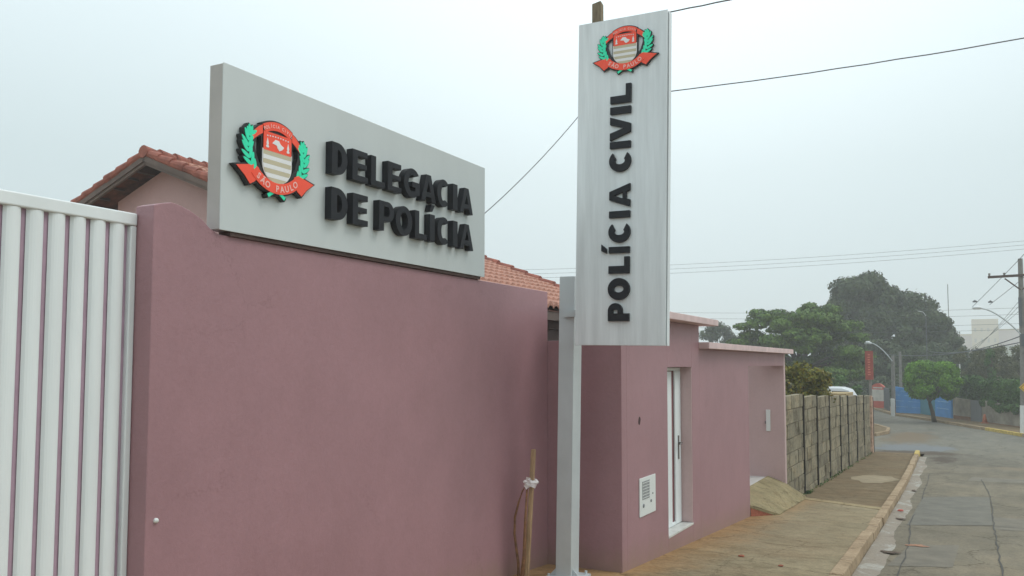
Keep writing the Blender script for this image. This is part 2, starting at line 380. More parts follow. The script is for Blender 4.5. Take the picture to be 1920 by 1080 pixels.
KX = [(0, -1.12), (5, -1.20), (9.99, -1.32), (17.48, -1.44), (24, -1.52), (30, -1.63), (36, -1.78)]
def kx(y): return float(np.interp(y, [k[0] for k in KX], [k[1] for k in KX]))
def strip(y0, y1, xa, xb, zf, n=24):
    m = MB()
    for i in range(n):
        a = y0+(y1-y0)*i/n; b = y0+(y1-y0)*(i+1)/n
        m.face([(xa(a), a, zf(a)), (xb(a), a, zf(a)), (xb(b), b, zf(b)), (xa(b), b, zf(b))])
    return m
# near pavement slab (up to the raised joint) and the lower one past it
JX0, JY0, JX1, JY1 = -3.4, 18.55, -1.45, 17.45
def slab(pts_top, z_drop, zf):
    m = MB(); n = len(pts_top)
    top = [(p[0], p[1], zf(p[1])) for p in pts_top]; m.face(top)
    for i in range(n):
        a, b = top[i], top[(i+1) % n]
        m.face([a, b, (b[0], b[1], b[2]-z_drop), (a[0], a[1], a[2]-z_drop)])
    return m
ysn = [-6, 0, 3, 6, 8.76, 11, 13, 14.9, 16, JY1]
m = MB()
for a, b in zip(ysn[:-1], ysn[1:]):
    xa = -4.5 if b <= 8.8 else -3.45
    m.face([(xa, a, gz(a)), (kx(a)-.10, a, gz(a)), (kx(b)-.10, b, gz(b)), (xa, b, gz(b))])
m.face([(-3.45, JY1, gz(JY1)), (kx(JY1)-.1, JY1, gz(JY1)), (-3.45, JY0, gz(JY0))])
tag(obj('near_pavement', m, SIDE1), kind='structure')
m = MB()
fz = lambda y: gz(y)-.10
m.face([(-3.45, JY0, fz(JY0)), (kx(JY1)-.1, JY1, fz(JY1)), (kx(20.3)-.1, 20.3, fz(20.3)), (-3.45, 20.3, fz(20.3))])
for a, b in zip([20.3, 24, 28, 32], [24, 28, 32, 36]):
    m.face([(-3.45, a, fz(a)), (kx(a)-.1, a, fz(a)), (kx(b)-.1, b, fz(b)), (-3.45, b, fz(b))])
m.face([(-3.45, 36, fz(36)), (kx(36)-.1, 36, fz(36)), (kx(36)-.1, 36, fz(36)-.2), (-3.45, 36, fz(36)-.2)])
tag(obj('far_pavement', m, SIDE2), kind='structure')
m = MB()   # raised concrete lip between the two slabs
m.hexa([(-3.44, JY0-.24, gz(JY0)-.2), (kx(JY1)-.1, JY1-.22, gz(JY1)-.2), (kx(JY1)-.1, JY1+.03, gz(JY1)-.2), (-3.44, JY0+.03, gz(JY0)-.2),
        (-3.44, JY0-.24, gz(JY0)+.018), (kx(JY1)-.1, JY1-.22, gz(JY1)+.018), (kx(JY1)-.1, JY1+.03, gz(JY1)+.018), (-3.44, JY0+.03, gz(JY0)+.018)])
tag(obj('pavement_joint', m, sidewalkmat('joint_concrete', (.31, .245, .14), (.40, .33, .20), (.33, .24, .13))), kind='structure')
m = MB()   # pale oval of spilt cement on the far slab
el = [(-2.35+(.55+.05*math.sin(4*t+1)+.035*math.sin(9*t))*math.cos(t), 24.75+(1.1+.12*math.sin(3*t)+.09*math.sin(7*t+2))*math.sin(t)) for t in np.linspace(0, 2*math.pi, 60, endpoint=False)]
m.face([(p[0], p[1], fz(p[1])+.004) for p in el])
tag(obj('cement_stain', m, SANDM), kind='structure')
# kerb stones
random.seed(3)
m = MB(); y = -4.0
while y < 34.0:
    L = 1.0; a = y+.008; b = y+L-.008; j = random.uniform(-.014, .014); h = random.uniform(-.010, .010)
    m.hexa([(kx(a)-.13+j, a, gz(a)-.35), (kx(a)+.045+j, a, gz(a)-.35), (kx(b)+.045+j, b, gz(b)-.35), (kx(b)-.13+j, b, gz(b)-.35),
            (kx(a)-.13+j, a, gz(a)+.012+h), (kx(a)+.02+j, a, gz(a)+.010+h), (kx(b)+.02+j, b, gz(b)+.010+h), (kx(b)-.13+j, b, gz(b)+.012+h)])
    y += L
tag(obj('kerb', m, KERBM, bevel=.015), kind='structure')
m = MB()
for a in (34.0, 35.0):
    b = a+.985
    m.hexa([(kx(a)-.13, a, gz(a)-.35), (kx(a)+.045, a, gz(a)-.35), (kx(b)+.045, b, gz(b)-.35), (kx(b)-.13, b, gz(b)-.35),
            (kx(a)-.13, a, gz(a)+.02), (kx(a)+.02, a, gz(a)+.02), (kx(b)+.02, b, gz(b)+.02), (kx(b)-.13, b, gz(b)+.02)])
tag(obj('painted_kerb', m, YELK, bevel=.015), kind='structure')
# gutter, broken into slabs of different level
rd = random.Random(5); ga_, gb_, gc_ = [], [], []; y = -4.0
while y < 34.5:
    wv_ = .26+.045*math.sin(y*1.1)+.02*math.sin(y*2.3+1)+rd.uniform(-.012, .012); h = .008+.003*math.sin(y*3)
    ga_.append((kx(y)+.04, y, rz(y)+h+.008)); gb_.append((kx(y)+.04+wv_*.55, y, rz(y)+h+.003)); gc_.append((kx(y)+.04+wv_, y, rz(y)+.0025)); y += .22
m = MB(); n = len(ga_); m.v = ga_+gb_+gc_
for k in range(n-1):
    m.f.append((k, n+k, n+k+1, k+1)); m.f.append((n+k, 2*n+k, 2*n+k+1, n+k+1))
tag(obj('gutter', m, GUTM), kind='structure')
# pits where the gutter has broken away
def blot(cx_, cy_, rx_, ry_, dz, rd, n=34):
    ph = [rd.uniform(0, 6.28) for _ in range(5)]; o_ = []
    for t in np.linspace(0, 2*math.pi, n, endpoint=False):
        q = 1+.25*math.sin(2*t+ph[0])+.2*math.sin(3*t+ph[1])+.14*math.sin(5*t+ph[2])+.1*math.sin(9*t+ph[3])
        y_ = cy_+ry_*q*math.sin(t); o_.append((cx_+rx_*q*math.cos(t), y_, rz(y_)+dz))
    return o_
rd = random.Random(8); m = MB()
for (cx_, cy_, rx_, ry_) in ((-1.04, 12.9, .10, .13), (-1.18, 17.0, .07, .12), (-1.25, 22.5, .05, .16)):
    m.face(blot(cx_, cy_, rx_, ry_, .024, rd))
tag(obj('broken_gutter', m, simple('wet_dirt', (.085, .055, .035), .9, 0, .4, 12, bmp=.5)), kind='structure')
# asphalt patches
def patch(name, pts, mat, dz=.004):
    m = MB(); m.face([(p[0], p[1], rz(p[1])+dz) for p in pts]); return tag(obj(name, m, mat), kind='structure')
patch('road_patch', [(-1.04, 16.35), (.3, 17.2), (.34, 22.2), (-.2, 22.0), (-1.0, 21.3)], PATCH)
patch('road_patch', [(.3, 16.6), (1.7, 17.0), (1.9, 18.6), (.34, 18.5)], PATCH2)
patch('road_patch', [(-1.0, 11.8), (-.25, 12.2), (-.2, 14.4), (-.85, 13.9)], PATCH2)
patch('road_patch', [(-.1, 26.0), (1.4, 26.2), (1.5, 27.3), (0, 27.2)], PATCH2)
def wob(pts, wd, seed):
    rd = random.Random(seed); l, r_ = [], []
    for i in range(len(pts)-1):
        for k in range(12):
            f = k/12; x_ = pts[i][0]*(1-f)+pts[i+1][0]*f; y_ = pts[i][1]*(1-f)+pts[i+1][1]*f
            d = Vector((pts[i+1][0]-pts[i][0], pts[i+1][1]-pts[i][1])).normalized(); n = Vector((d.y, -d.x))
            o_ = rd.uniform(-.02, .02); ww = wd*rd.uniform(.4, 1.4)
            l.append((x_+n.x*(o_-ww/2), y_+n.y*(o_-ww/2))); r_.append((x_+n.x*(o_+ww/2), y_+n.y*(o_+ww/2)))
    return l, r_
CRK = simple('crack_tar', (.055, .050, .042), .8)
m = MB()
for i, (pp, wd) in enumerate(([[(.28, 9), (.3, 14), (.32, 17.1), (.36, 22.3), (.2, 27)], .03], [[(-1.04, 16.3), (.3, 17.1), (1.9, 16.9), (4, 17.2)], .045],
                              [[(-.82, 10), (-.86, 14), (-1.0, 16.4), (-1.02, 21.5), (-1.1, 28)], .03], [[(.34, 22.2), (2.0, 22.6), (4, 22.5)], .03],
                              [[(-1.0, 21.3), (-.2, 22.0), (.35, 22.2)], .03], [[(1.1, 9), (1.25, 13), (1.2, 17)], .02])):
    l, r_ = wob(pp, wd*.6, i)
    for k in range(len(l)-1):
        m.face([(q[0], q[1], rz(q[1])+.009) for q in (l[k], r_[k], r_[k+1], l[k+1])])
tag(obj('road_cracks', m, CRK), kind='structure')
m = MB(); m.face(blot(-.75, 13.9, .12, .13, .011, random.Random(3)))
tag(obj('orange_road_mark', m, simple('spray_orange', (.30, .145, .08), .8, 0, .3, 14)), kind='structure')
# traffic-island nose of the side street
m = MB(); pl = [(-8, 53.5), (-8, 44.2), (-5.2, 43.6), (-4.15, 44.4), (-3.74, 46.5), (-3.87, 48.9), (-4.85, 52.0)]
top = [(p[0], p[1], rz(p[1])+.13) for p in pl]; m.face(top)
for i in range(len(pl)):
    a, b = top[i], top[(i+1) % len(pl)]; m.face([a, b, (b[0], b[1], b[2]-.2), (a[0], a[1], a[2]-.2)])
tag(obj('corner_pavement', m, SIDE2), kind='structure')
m = MB()
for a, b in zip(pl[1:-1], pl[2:]): m.bar((a[0], a[1], rz(a[1])+.065), (b[0], b[1], rz(b[1])+.065), .16, .17)
tag(obj('corner_kerb', m, KERBM), kind='structure')
# pavement across the junction
FK = [(-14, 92), (-9, 79), (-6.87, 72.8), (-4.68, 64.2), (-2.04, 58.5), (-.12, 53.6), (.77, 51.4), (2.29, 47.5), (4.2, 42), (7, 34)]
FW = [(-15.5, 93), (-9.8, 80), (-7.6, 74.5), (-5.2, 66.2), (-3.3, 64.9), (-.95, 59.6), (.5, 57.0), (2.9, 51.5), (6.0, 44), (9.5, 35)]
m = MB()
for i in range(len(FK)-1):
    a, b, c_, d = FK[i], FK[i+1], FW[i+1], FW[i]
    m.face([(q[0], q[1], rz(q[1])+.13) for q in (a, b, (c_[0]+1.5, c_[1]+1.5), (d[0]+1.5, d[1]+1.5))])
    m.face([(a[0], a[1], rz(a[1])+.13), (b[0], b[1], rz(b[1])+.13), (b[0], b[1], rz(b[1])-.1), (a[0], a[1], rz(a[1])-.1)])
tag(obj('opposite_pavement', m, SIDE2), kind='structure')
m = MB(); m2 = MB()
for i in range(len(FK)-1):
    a, b = FK[i], FK[i+1]
    (m2 if i == 6 else m).bar((a[0], a[1], rz(a[1])+.062), (b[0], b[1], rz(b[1])+.062), .18, .18)
tag(obj('opposite_kerb', m, KERBM), kind='structure'); tag(obj('opposite_painted_kerb', m2, YELK), kind='structure')
# low hill in the haze
m = MB(); n = 60
for j in range(9):
    for i in range(n+1):
        x_ = -120+260*i/n; f = j/8
        h = (9*math.exp(-((x_-30)/50)**2)+2*math.sin(x_*.06)+1.0*math.sin(x_*.21))*math.sin(math.pi*f/1.6)
        m.v.append((x_, 255+40*f, -2.4+max(0, h)))
for j in range(8):
    for i in range(n): m.f.append((j*(n+1)+i, j*(n+1)+i+1, (j+1)*(n+1)+i+1, (j+1)*(n+1)+i))
tag(obj('hill', m, HILLM, smooth=True), kind='structure')

# ================================================================== GLYPHS (heavy grotesque capitals)
def ell(cx_, cy_, rx_, ry_, a0, a1, n=20):
    return [(cx_+rx_*math.cos(R(a0+(a1-a0)*k/n)), cy_+ry_*math.sin(R(a0+(a1-a0)*k/n))) for k in range(n+1)]
def glyph(ch, w, s=.31):
    """list of [outer, hole...] loops, cap height 1, width w, stem s"""
    t = s*.78
    if ch == 'I': return [[[(0,0),(w,0),(w,1),(0,1)]]]
    if ch == 'L': return [[[(0,0),(w,0),(w,t*.95),(s,t*.95),(s,1),(0,1)]]]
    if ch == 'E': return [[[(0,0),(w,0),(w,t*.9),(s,t*.9),(s,.5-t*.4),(w*.93,.5-t*.4),(w*.93,.5+t*.4),(s,.5+t*.4),(s,1-t*.9),(w*.98,1-t*.9),(w*.98,1),(0,1)]]]
    if ch == 'D':
        r_ = min(.5, w*.62)
        return [[[(0,0)]+ell(w-r_, .5, r_, .5, -90, 90)+[(0,1)], [(s, t)]+ell(w-r_, .5, max(.04, r_-s), .5-t, -90, 90)+[(s, 1-t)]]]
    if ch == 'P':
        cy_ = .655; ry_ = .345
        return [[[(0,0),(s,0),(s,.31)]+ell(w-ry_, cy_, ry_, ry_, -90, 90)+[(0,1)], [(s, cy_-ry_+t*.85)]+ell(w-ry_, cy_, max(.04, ry_-s*.9), ry_-t*.85, -90, 90)+[(s, 1-t*.85)]]]
    if ch == 'O':
        return [[ell(w/2, .5, w/2, .52, 0, 360, 40)[:-1], ell(w/2, .5, w/2-s*1.0, .52-t*1.05, 0, 360, 40)[:-1]]]
    if ch in 'CG':
        rx_ = w/2*1.03
        a = 42 if ch == 'C' else 38
        o_ = ell(rx_, .5, rx_, .52, a, 360-a, 34); i_ = ell(rx_, .5, rx_-s, .52-t*1.05, 360-a-14, a+14, 34)
        if ch == 'C': return [[o_+i_]]
        o_ = ell(rx_, .5, rx_, .52, a, 322, 34); i_ = ell(rx_, .5, rx_-s, .52-t*1.05, 305, a+14, 34)
        return [[o_[:-1]+[(w*.98, .12), (w*.98, .56), (w*.52, .56), (w*.52, .36), (w*.70, .36), (w*.70, .24)]+i_[2:]]]
    if ch == 'A':
        q = s*.98
        return [[[(0,0),(q,0),(q+.045,.17),(w-q-.045,.17),(w-q,0),(w,0),(w/2+q*.56,1),(w/2-q*.56,1)], [(w/2-.115*w/.9,.36),(w/2+.115*w/.9,.36),(w/2,.72)]]]
    if ch == 'V':
        q = s*1.02
        return [[[(w/2-q*.56,0),(w/2+q*.56,0),(w,1),(w-q,1),(w/2,.34),(q,1),(0,1)]]]
    if ch == "'": return [[[(0,1.10),(s*.62,1.10),(s*1.25,1.36),(s*.35,1.36)]]]
def letter(fr, ch, u0, u1, v0, h, w0, w1, mat, parent, s=.31, acute=False):
    m = MB(); wd = (u1-u0)/h
    for loops in glyph(ch, wd, s):
        m.prism(fr, [[(u0+p[0]*h, v0+p[1]*h) for p in l] for l in loops], w0, w1)
    if acute:
        for loops in glyph("'", wd, s):
            m.prism(fr, [[(u0+p[0]*h, v0+p[1]*h) for p in l] for l in loops], w0, w1)
    return obj('letter', m, mat, parent, bevel=.004)

# ================================================================== EMBLEM
def smalltext(fr, txt, parent, mat, cxy, size, arcR, up, w, mbname, spread=1.0):
    sp_ = txt.index(' ')
    for keep in (lambda k: k < sp_, lambda k: k > sp_): smallword(fr, txt, parent, mat, cxy, size, arcR, up, w, mbname, spread, keep)
def smallword(fr, txt, parent, mat, cxy, size, arcR, up, w, mbname, spread, keep):
    """flat lettering following an arc; arcR>0 smile, <0 arch"""
    O, U, V, Nn = fr; m = MB(); n = len(txt)
    for k, ch in enumerate(txt):
        if ch == ' ' or not keep(k): continue
        cu = bpy.data.curves.new('t', 'FONT'); cu.body = ch; cu.size = size; cu.align_x = 'CENTER'; cu.offset = size*.028; cu.resolution_u = 3
        to = bpy.data.objects.new('t', cu); COL.objects.link(to)
        dg = bpy.context.evaluated_depsgraph_get(); me = bpy.data.meshes.new_from_object(to.evaluated_get(dg))
        s_ = (k-(n-1)/2)*size*.80*spread; ang = s_/arcR
        px_ = cxy[0]+abs(arcR)*math.sin(s_/abs(arcR)); py_ = cxy[1]+(arcR)*(1-math.cos(ang))
        b = len(m.v)
        for v in me.vertices:
            a, c_ = v.co.x, v.co.y-size*.35
            p_ = (px_+a*math.cos(ang)-c_*math.sin(ang), py_+a*math.sin(ang)+c_*math.cos(ang))
            m.v.append(tuple(O+U*p_[0]+V*p_[1]+Nn*w))
        for f in me.polygons: m.f.append(tuple(b+i for i in f.vertices))
        bpy.data.objects.remove(to); bpy.data.curves.remove(cu); bpy.data.meshes.remove(me)
    return obj(mbname, m, mat, parent, fixn=False)

def emblem(fr0, cu, cv, W, H, depth, parent):
    """fr0 plane of the sign; emblem centred on cu, base cv, width W, height H"""
    O, U, V, Nn = fr0
    fr = (O+U*cu+V*cv, U*H, V*H, Nn); kx_ = W/H/1.5
    K = lambda l: [(p[0]*kx_, p[1]) for p in l]
    # arcs
    def band(c, rad, th, a0, a1, n=16, grow=0):
        o_ = [(c[0]+(rad+th/2+grow)*math.sin(R(a0-(grow*60)+(a1-a0+grow*120)*k/n)), c[1]+(rad+th/2+grow)*math.cos(R(a0-(grow*60)+(a1-a0+grow*120)*k/n))) for k in range(n+1)]
        i_ = [(c[0]+(rad-th/2-grow)*math.sin(R(a0-(grow*60)+(a1-a0+grow*120)*k/n)), c[1]+(rad-th/2-grow)*math.cos(R(a0-(grow*60)+(a1-a0+grow*120)*k/n))) for k in range(n, -1, -1)]
        return o_+i_
    lowc, lowr = (0, .72), .60        # centre of the smile band
    topc, topr = (0, .42), .535
    def low(g_=0): return band(lowc, lowr, .145, 180-46, 180+46, grow=g_)
    def top_(g_=0): return band(topc, topr, .115, -29, 29, grow=g_)
    def tail(sgn, g_=0): return [(sgn*p[0], p[1]) for p in [(.34-g_, .335+g_), (.42, .375+g_), (.75+g_*2, .305+g_*.6), (.60+g_, .20), (.50+g_*.5, .10-g_), (.42-g_, .145-g_), (.34-g_, .22-g_)]]
    def ttail(sgn, g_=0): return [(sgn*p[0], p[1]) for p in [(.285-g_, .93+g_), (.36, .89+g_), (.50+g_*1.5, .765+g_), (.475, .74), (.475+g_, .68-g_), (.36, .77-g_), (.285-g_, .815-g_)]]
    def wv(v): return .27 if v > .44 else .27*math.sqrt(max(0, 1-((.44-v)/.255)**2))
    def sh(v0, v1, g_=0, n=14):
        r_ = [(wv(v0+(v1-v0)*k/n)+g_, v0+(v1-v0)*k/n) for k in range(n+1)]
        return [(p[0], p[1]) for p in r_]+[(-p[0], p[1]) for p in reversed(r_)]
    pts = [(.10, .0), (.24, .10), (.37, .22), (.475, .36), (.535, .50), (.545, .62), (.515, .74), (.50, .77)]
    def bez(t):
        t = t*(len(pts)-1); i = min(int(t), len(pts)-2); f = t-i
        return (pts[i][0]*(1-f)+pts[i+1][0]*f, pts[i][1]*(1-f)+pts[i+1][1]*f)
    leaves = []
    for k in range(8):
        t = .34+.083*k; p0 = bez(t); p1 = bez(min(1, t+.03)); a = math.atan2(p1[1]-p0[1], p1[0]-p0[0])
        for sd in (-1, 1):
            leaves.append((p0, a+sd*(.58 if sd > 0 else .66), (.175 if k < 6 else .13), .0265))
    leaves.append((bez(.93), math.atan2(1, -.3), .12, .024))
    def leafpoly(L, sgn, g_=0):
        (x_, y_), a, ln, wd = L; o_ = []
        for q in range(12):
            t = 2*math.pi*q/12; lx = ln/2+(ln/2+g_)*math.cos(t); ly = (wd+g_)*math.sin(t)*(1-.25*math.cos(t))
            o_.append((sgn*(x_+lx*math.cos(a)-ly*math.sin(a)), y_+lx*math.sin(a)+ly*math.cos(a)))
        return o_ if sgn > 0 else o_[::-1]
    bk = MB(); q = 0
    for poly in [low(.022), top_(.022), tail(1, .022), tail(-1, .022), ttail(1, .022), ttail(-1, .022), sh(.165, .90, .035)]:
        bk.prism(fr, [K(poly)], .004, depth+q*.0001); q += 1
    for sgn in (1, -1):
        ring = [(sgn*p[0], p[1]) for p in [(.22, .2), (.36, .18), (.52, .32), (.60, .46), (.585, .64), (.50, .82), (.40, .84), (.42, .62), (.36, .45), (.28, .34)]]
        bk.prism(fr, [K(ring)], .004, depth+q*.0001); q += 1
        bk.prism(fr, [K([(sgn*p[0], p[1]) for p in [(.0, .07), (.17, -.03), (.20, .02), (.06, .11)]])], .004, depth+q*.0001); q += 1
        for L in leaves[::2]:
            bk.prism(fr, [K(leafpoly(L, sgn, .014))], .004, depth+q*.00005); q += 1
    bko = obj('emblem', bk, BACK, parent)
    d = depth+.003
    m = MB(); m.prism(fr, [K(low())], d, d+.006); m.prism(fr, [K(tail(1))], d-.0005, d+.003); m.prism(fr, [K(tail(-1))], d-.0005, d+.003)
    obj('lower_ribbon', m, RED, bko)
    m = MB(); m.prism(fr, [K(top_())], d, d+.006); m.prism(fr, [K(ttail(1))], d-.0005, d+.003); m.prism(fr, [K(ttail(-1))], d-.0005, d+.003)
    obj('upper_ribbon', m, RED, bko)
    m = MB(); i = 0
    for sgn in (1, -1):
        for L in leaves: m.prism(fr, [K(leafpoly(L, sgn))], d-.001, d+.002+.0003*(i % 7)); i += 1
        m.prism(fr, [K([(sgn*p[0], p[1]) for p in [(.14, .10), (.30, .17), (.42, .28), (.39, .30), (.27, .21), (.12, .13)]])], d-.001, d+.0015)
        m.prism(fr, [K([(sgn*p[0], p[1]) for p in [(.03, .06), (.15, -.015), (.18, .025), (.07, .085)]])], d-.001, d+.002)
    obj('laurel_branches', m, GREEN, bko)
    m = MB(); m.prism(fr, [K(sh(.605, .855))], d, d+.005); obj('shield_field', m, RED, bko)
    mt, mw = MB(), MB(); nb = 7; vt, vb = .603, .19
    for k in range(nb):
        a = vt-(vt-vb)*k/nb; b = vt-(vt-vb)*(k+1)/nb+.002
        (mt if k % 2 == 0 else mw).prism(fr, [K(sh(b, a))], d, d+.005)
    m = MB(); m.prism(fr, [K(sh(.172, .62, .014))], d-.001, d+.003); obj('shield_border', m, WHITE, bko)
    obj('shield_stripes', mt, TAN, bko); obj('shield_stripes', mw, WHITE, bko)
    m = MB(); dd = d+.006
    m.prism(fr, [K([(-.11, .715), (-.05, .775), (.02, .77), (.05, .73), (.12, .70), (.09, .665), (.03, .635), (-.01, .67), (-.02, .70)])], dd-.001, dd+.001)
    for sgn in (1, -1):
        m.prism(fr, [K([(sgn*.20+p[0], p[1]) for p in [(-.03, .66), (-.02, .64), (.02, .64), (.03, .66), (.012, .675), (.022, .70), (0, .775), (-.022, .70), (-.012, .675)]])], dd-.001, dd+.001)
    for k in range(9):
        u_ = -.2+.05*k; v_ = .80+.012*math.cos(u_*7)
        m.prism(fr, [K([(u_-.011, v_-.008), (u_+.011, v_-.008), (u_+.011, v_+.008), (u_-.011, v_+.008)])], dd-.001, dd+.001)
    obj('shield_charges', m, WHITE, bko)
    frr = (fr[0], U*H*kx_, V*H, Nn)
    smalltext(frr, 'SÃO PAULO', bko, PINKW, (0, lowc[1]-lowr), .118, lowr, 1, d+.0085, 'ribbon_word', 1.0)
    smalltext(frr, 'POLÍCIA CIVIL', bko, PINKW, (0, topc[1]+topr), .062, -topr, 1, d+.0085, 'ribbon_word', .92)
    return bko

# ================================================================== FRONT WALL
X0 = -4.3
fw = thing('boundary_wall', 'mauve pink rendered boundary wall with a rounded hump on its left end, carrying the long sign', 'wall', (X0-.1, 6, gz(6)))
prof = [(3.43, 2.655), (3.47, 2.67), (3.55, 2.69), (3.63, 2.68), (3.70, 2.66), (3.79, 2.62), (3.85, 2.575), (3.92, 2.545), (5.0, 2.54), (7.3, 2.54), (8.757, 2.54)]
m = MB(); fr = (Vector((X0-.16, 0, 0)), Vector((0, 1, 0)), Vector((0, 0, 1)), Vector((1, 0, 0)))
m.prism(fr, [[(3.43, -1.2), (8.757, -1.2)]+prof[::-1]], 0, .16)
obj('wall', m, PINK, fw, bevel=.006)
m = MB()   # small plaster bleb near the foot of the left arris
m.tube([(X0-.005, 3.50, .78), (X0+.012, 3.50, .785), (X0+.018, 3.50, .79)], [.018, .014, .004], 10); obj('plaster_chip', m, WPLAST, fw, smooth=True)

# ------------------------------------------------------------------ white gate
ga = thing('sliding_gate', 'white metal gate of broad rounded upright slats left of the pink wall', 'gate', (-4.5, 2, gz(2)))
m = MB(); XG = -4.47; gy0, gy1, gt = -1.2, 3.425, 2.61
m.box(XG-.02, XG+.035, gy0, gy1, gt-.075, gt); obj('top_rail', m, GATEW, ga, bevel=.008)
m = MB(); m.box(XG-.02, XG+.035, gy0, gy1, gz(2)-.12, gz(2)-.04); obj('bottom_rail', m, GATEW, ga, bevel=.008)
m = MB(); m.box(XG-.012, XG-.004, gy0, gy1-.01, gz(2)-.04, gt-.075); obj('backing_sheet', m, GATEP, ga)
m = MB(); m.box(XG-.02, XG+.030, 3.385, 3.425, gz(2)-.04, gt-.078); obj('end_stile', m, GATEW, ga, bevel=.006)
pitch = .1245; ye = 3.362; k = 0
zb = gz(2)-.04; zt = gt-.0755
while ye-.098 > gy0:
    m = MB(); a = ye-.098; n = 8; lp = []
    for q in range(n+1):
        f = q/n; lp.append((a+.098*f, XG+.002+.028*math.sin(math.pi*f)**.6))
    for q in range(n):
        m.face([(lp[q][1], lp[q][0], zb), (lp[q+1][1], lp[q+1][0], zb), (lp[q+1][1], lp[q+1][0], zt), (lp[q][1], lp[q][0], zt)])
    o = obj('slat', m, GATEW, ga, fixn=False)
    for p_ in o.data.polygons: p_.use_smooth = True
    ye -= pitch; k += 1

# ------------------------------------------------------------------ long sign on the wall
XS = -4.265
sg = thing('police_station_sign', 'long silver box sign with raised black lettering DELEGACIA DE POLÍCIA on the pink wall', 'sign', (XS, 5.6, 2.57))
m = MB(); m.box(XS-.008, XS, 3.90, 7.262, 2.57, 3.67); obj('face_panel', m, SILVER, sg, bevel=.002)
m = MB(); m.box(XS-.125, XS-.0085, 3.902, 7.26, 2.574, 3.666); obj('sign_box', m, SILVE, sg, bevel=.003)
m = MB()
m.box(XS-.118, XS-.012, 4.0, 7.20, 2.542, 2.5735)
obj('shadow_gap_strip', m, DARKW, sg)  # dark strip added to paint the shadow gap under the sign
frS = (Vector((XS, 0, 0)), Vector((0, 1, 0)), Vector((0, 0, 1)), Vector((1, 0, 0)))
L1 = [('D', 4.895, 5.075), ('E', 5.135, 5.325), ('L', 5.365, 5.545), ('E', 5.585, 5.775), ('G', 5.81, 6.045), ('A', 6.065, 6.295), ('C', 6.315, 6.52), ('I', 6.575, 6.655), ('A', 6.70, 6.935)]
L2 = [('D', 4.895, 5.085), ('E', 5.145, 5.335), ('P', 5.475, 5.675), ('O', 5.70, 5.935), ('L', 5.975, 6.155), ('I', 6.20, 6.28), ('C', 6.32, 6.525), ('I', 6.58, 6.66), ('A', 6.705, 6.945)]
for i, (c_, a, b) in enumerate(L1): letter(frS, c_, a, b, 3.135, .243, 0, .062, BLACK, sg, s=.27)
for i, (c_, a, b) in enumerate(L2): letter(frS, c_, a, b, 2.79, .243, 0, .062, BLACK, sg, s=.27, acute=(i == 5))
emblem(frS, 4.345, 2.85, .735, .515, .045, sg)

# ------------------------------------------------------------------ upright sign on its post
bs = thing('pylon_sign', 'tall upright silver sign reading POLÍCIA CIVIL on a square grey post', 'sign', (-3.79, 8.15, gz(8.15)))
zg = gz(8.15)
m = MB(); m.box(-3.872, -3.695, 8.06, 8.26, zg+.02, 2.63); obj('post', m, STEEL, bs, bevel=.006)
m = MB(); m.box(-3.97, -3.60, 7.98, 8.36, zg, zg+.02)
for (x_, y_) in ((-3.93, 8.02), (-3.64, 8.02), (-3.93, 8.32), (-3.64, 8.32)): m.tube([(x_, y_, zg+.02), (x_, y_, zg+.055)], .014, 6)
for (a, b) in (((-3.96, 8.055), (-3.875, 8.055)), ((-3.69, 8.055), (-3.61, 8.055))):
    m.hexa([(a[0], 8.10, zg+.02), (b[0], 8.10, zg+.02), (b[0], 8.11, zg+.02), (a[0], 8.11, zg+.02), (-3.873 if a[0] < -3.8 else -3.694, 8.10, zg+.11), (-3.872 if a[0] < -3.8 else -3.693, 8.10, zg+.11), (-3.872 if a[0] < -3.8 else -3.693, 8.11, zg+.11), (-3.873 if a[0] < -3.8 else -3.694, 8.11, zg+.11)])
obj('base_plate', m, STEEL, bs)
PX0, PX1, PZ0, PZ1, PY = -3.612, -2.652, 1.905, 5.235, 7.9
m = MB(); m.box(PX0, PX1, PY, PY+.012, PZ0, PZ1); obj('face_panel', m, BRUSH, bs, bevel=.002)
m = MB(); m.box(PX0+.01, PX1-.012, PY+.0125, PY+.045, PZ0+.008, PZ1-.008); obj('panel_joint', m, BACK, bs)
m = MB(); m.box(PX0, PX1+.004, PY+.0455, PY+.12, PZ0, PZ1); obj('rear_panel', m, BRUSH, bs, bevel=.002)
m = MB(); m.box(-3.80, -3.2, PY+.1205, 8.059, 2.2, 2.27); obj('mounting_bracket', m, STEEL, bs)
# lettering runs upward: U = +Z, V = -X (tops of letters to the left)
frB = (Vector((0, PY, 0)), Vector((0, 0, 1)), Vector((-1, 0, 0)), Vector((0, -1, 0)))
LB = [('P', 2.145, 2.325), ('O', 2.355, 2.575), ('L', 2.62, 2.79), ('I', 2.825, 2.89), ('C', 2.93, 3.14), ('I', 3.18, 3.25), ('A', 3.285, 3.525), ('C', 3.645, 3.86), ('I', 3.885, 3.955), ('V', 3.965, 4.21), ('I', 4.235, 4.31), ('L', 4.345, 4.54)]
for i, (c_, a, b) in enumerate(LB): letter(frB, c_, a, b, 3.020, .223, 0, .03, BLACK, bs, s=.345, acute=(i == 3))
frB2 = (Vector((0, PY, 0)), Vector((1, 0, 0)), Vector((0, 0, 1)), Vector((0, -1, 0)))
emblem(frB2, -3.088, 4.655, .675, .462, .026, bs)
bs.rotation_euler = (0, R(1.0), 0)

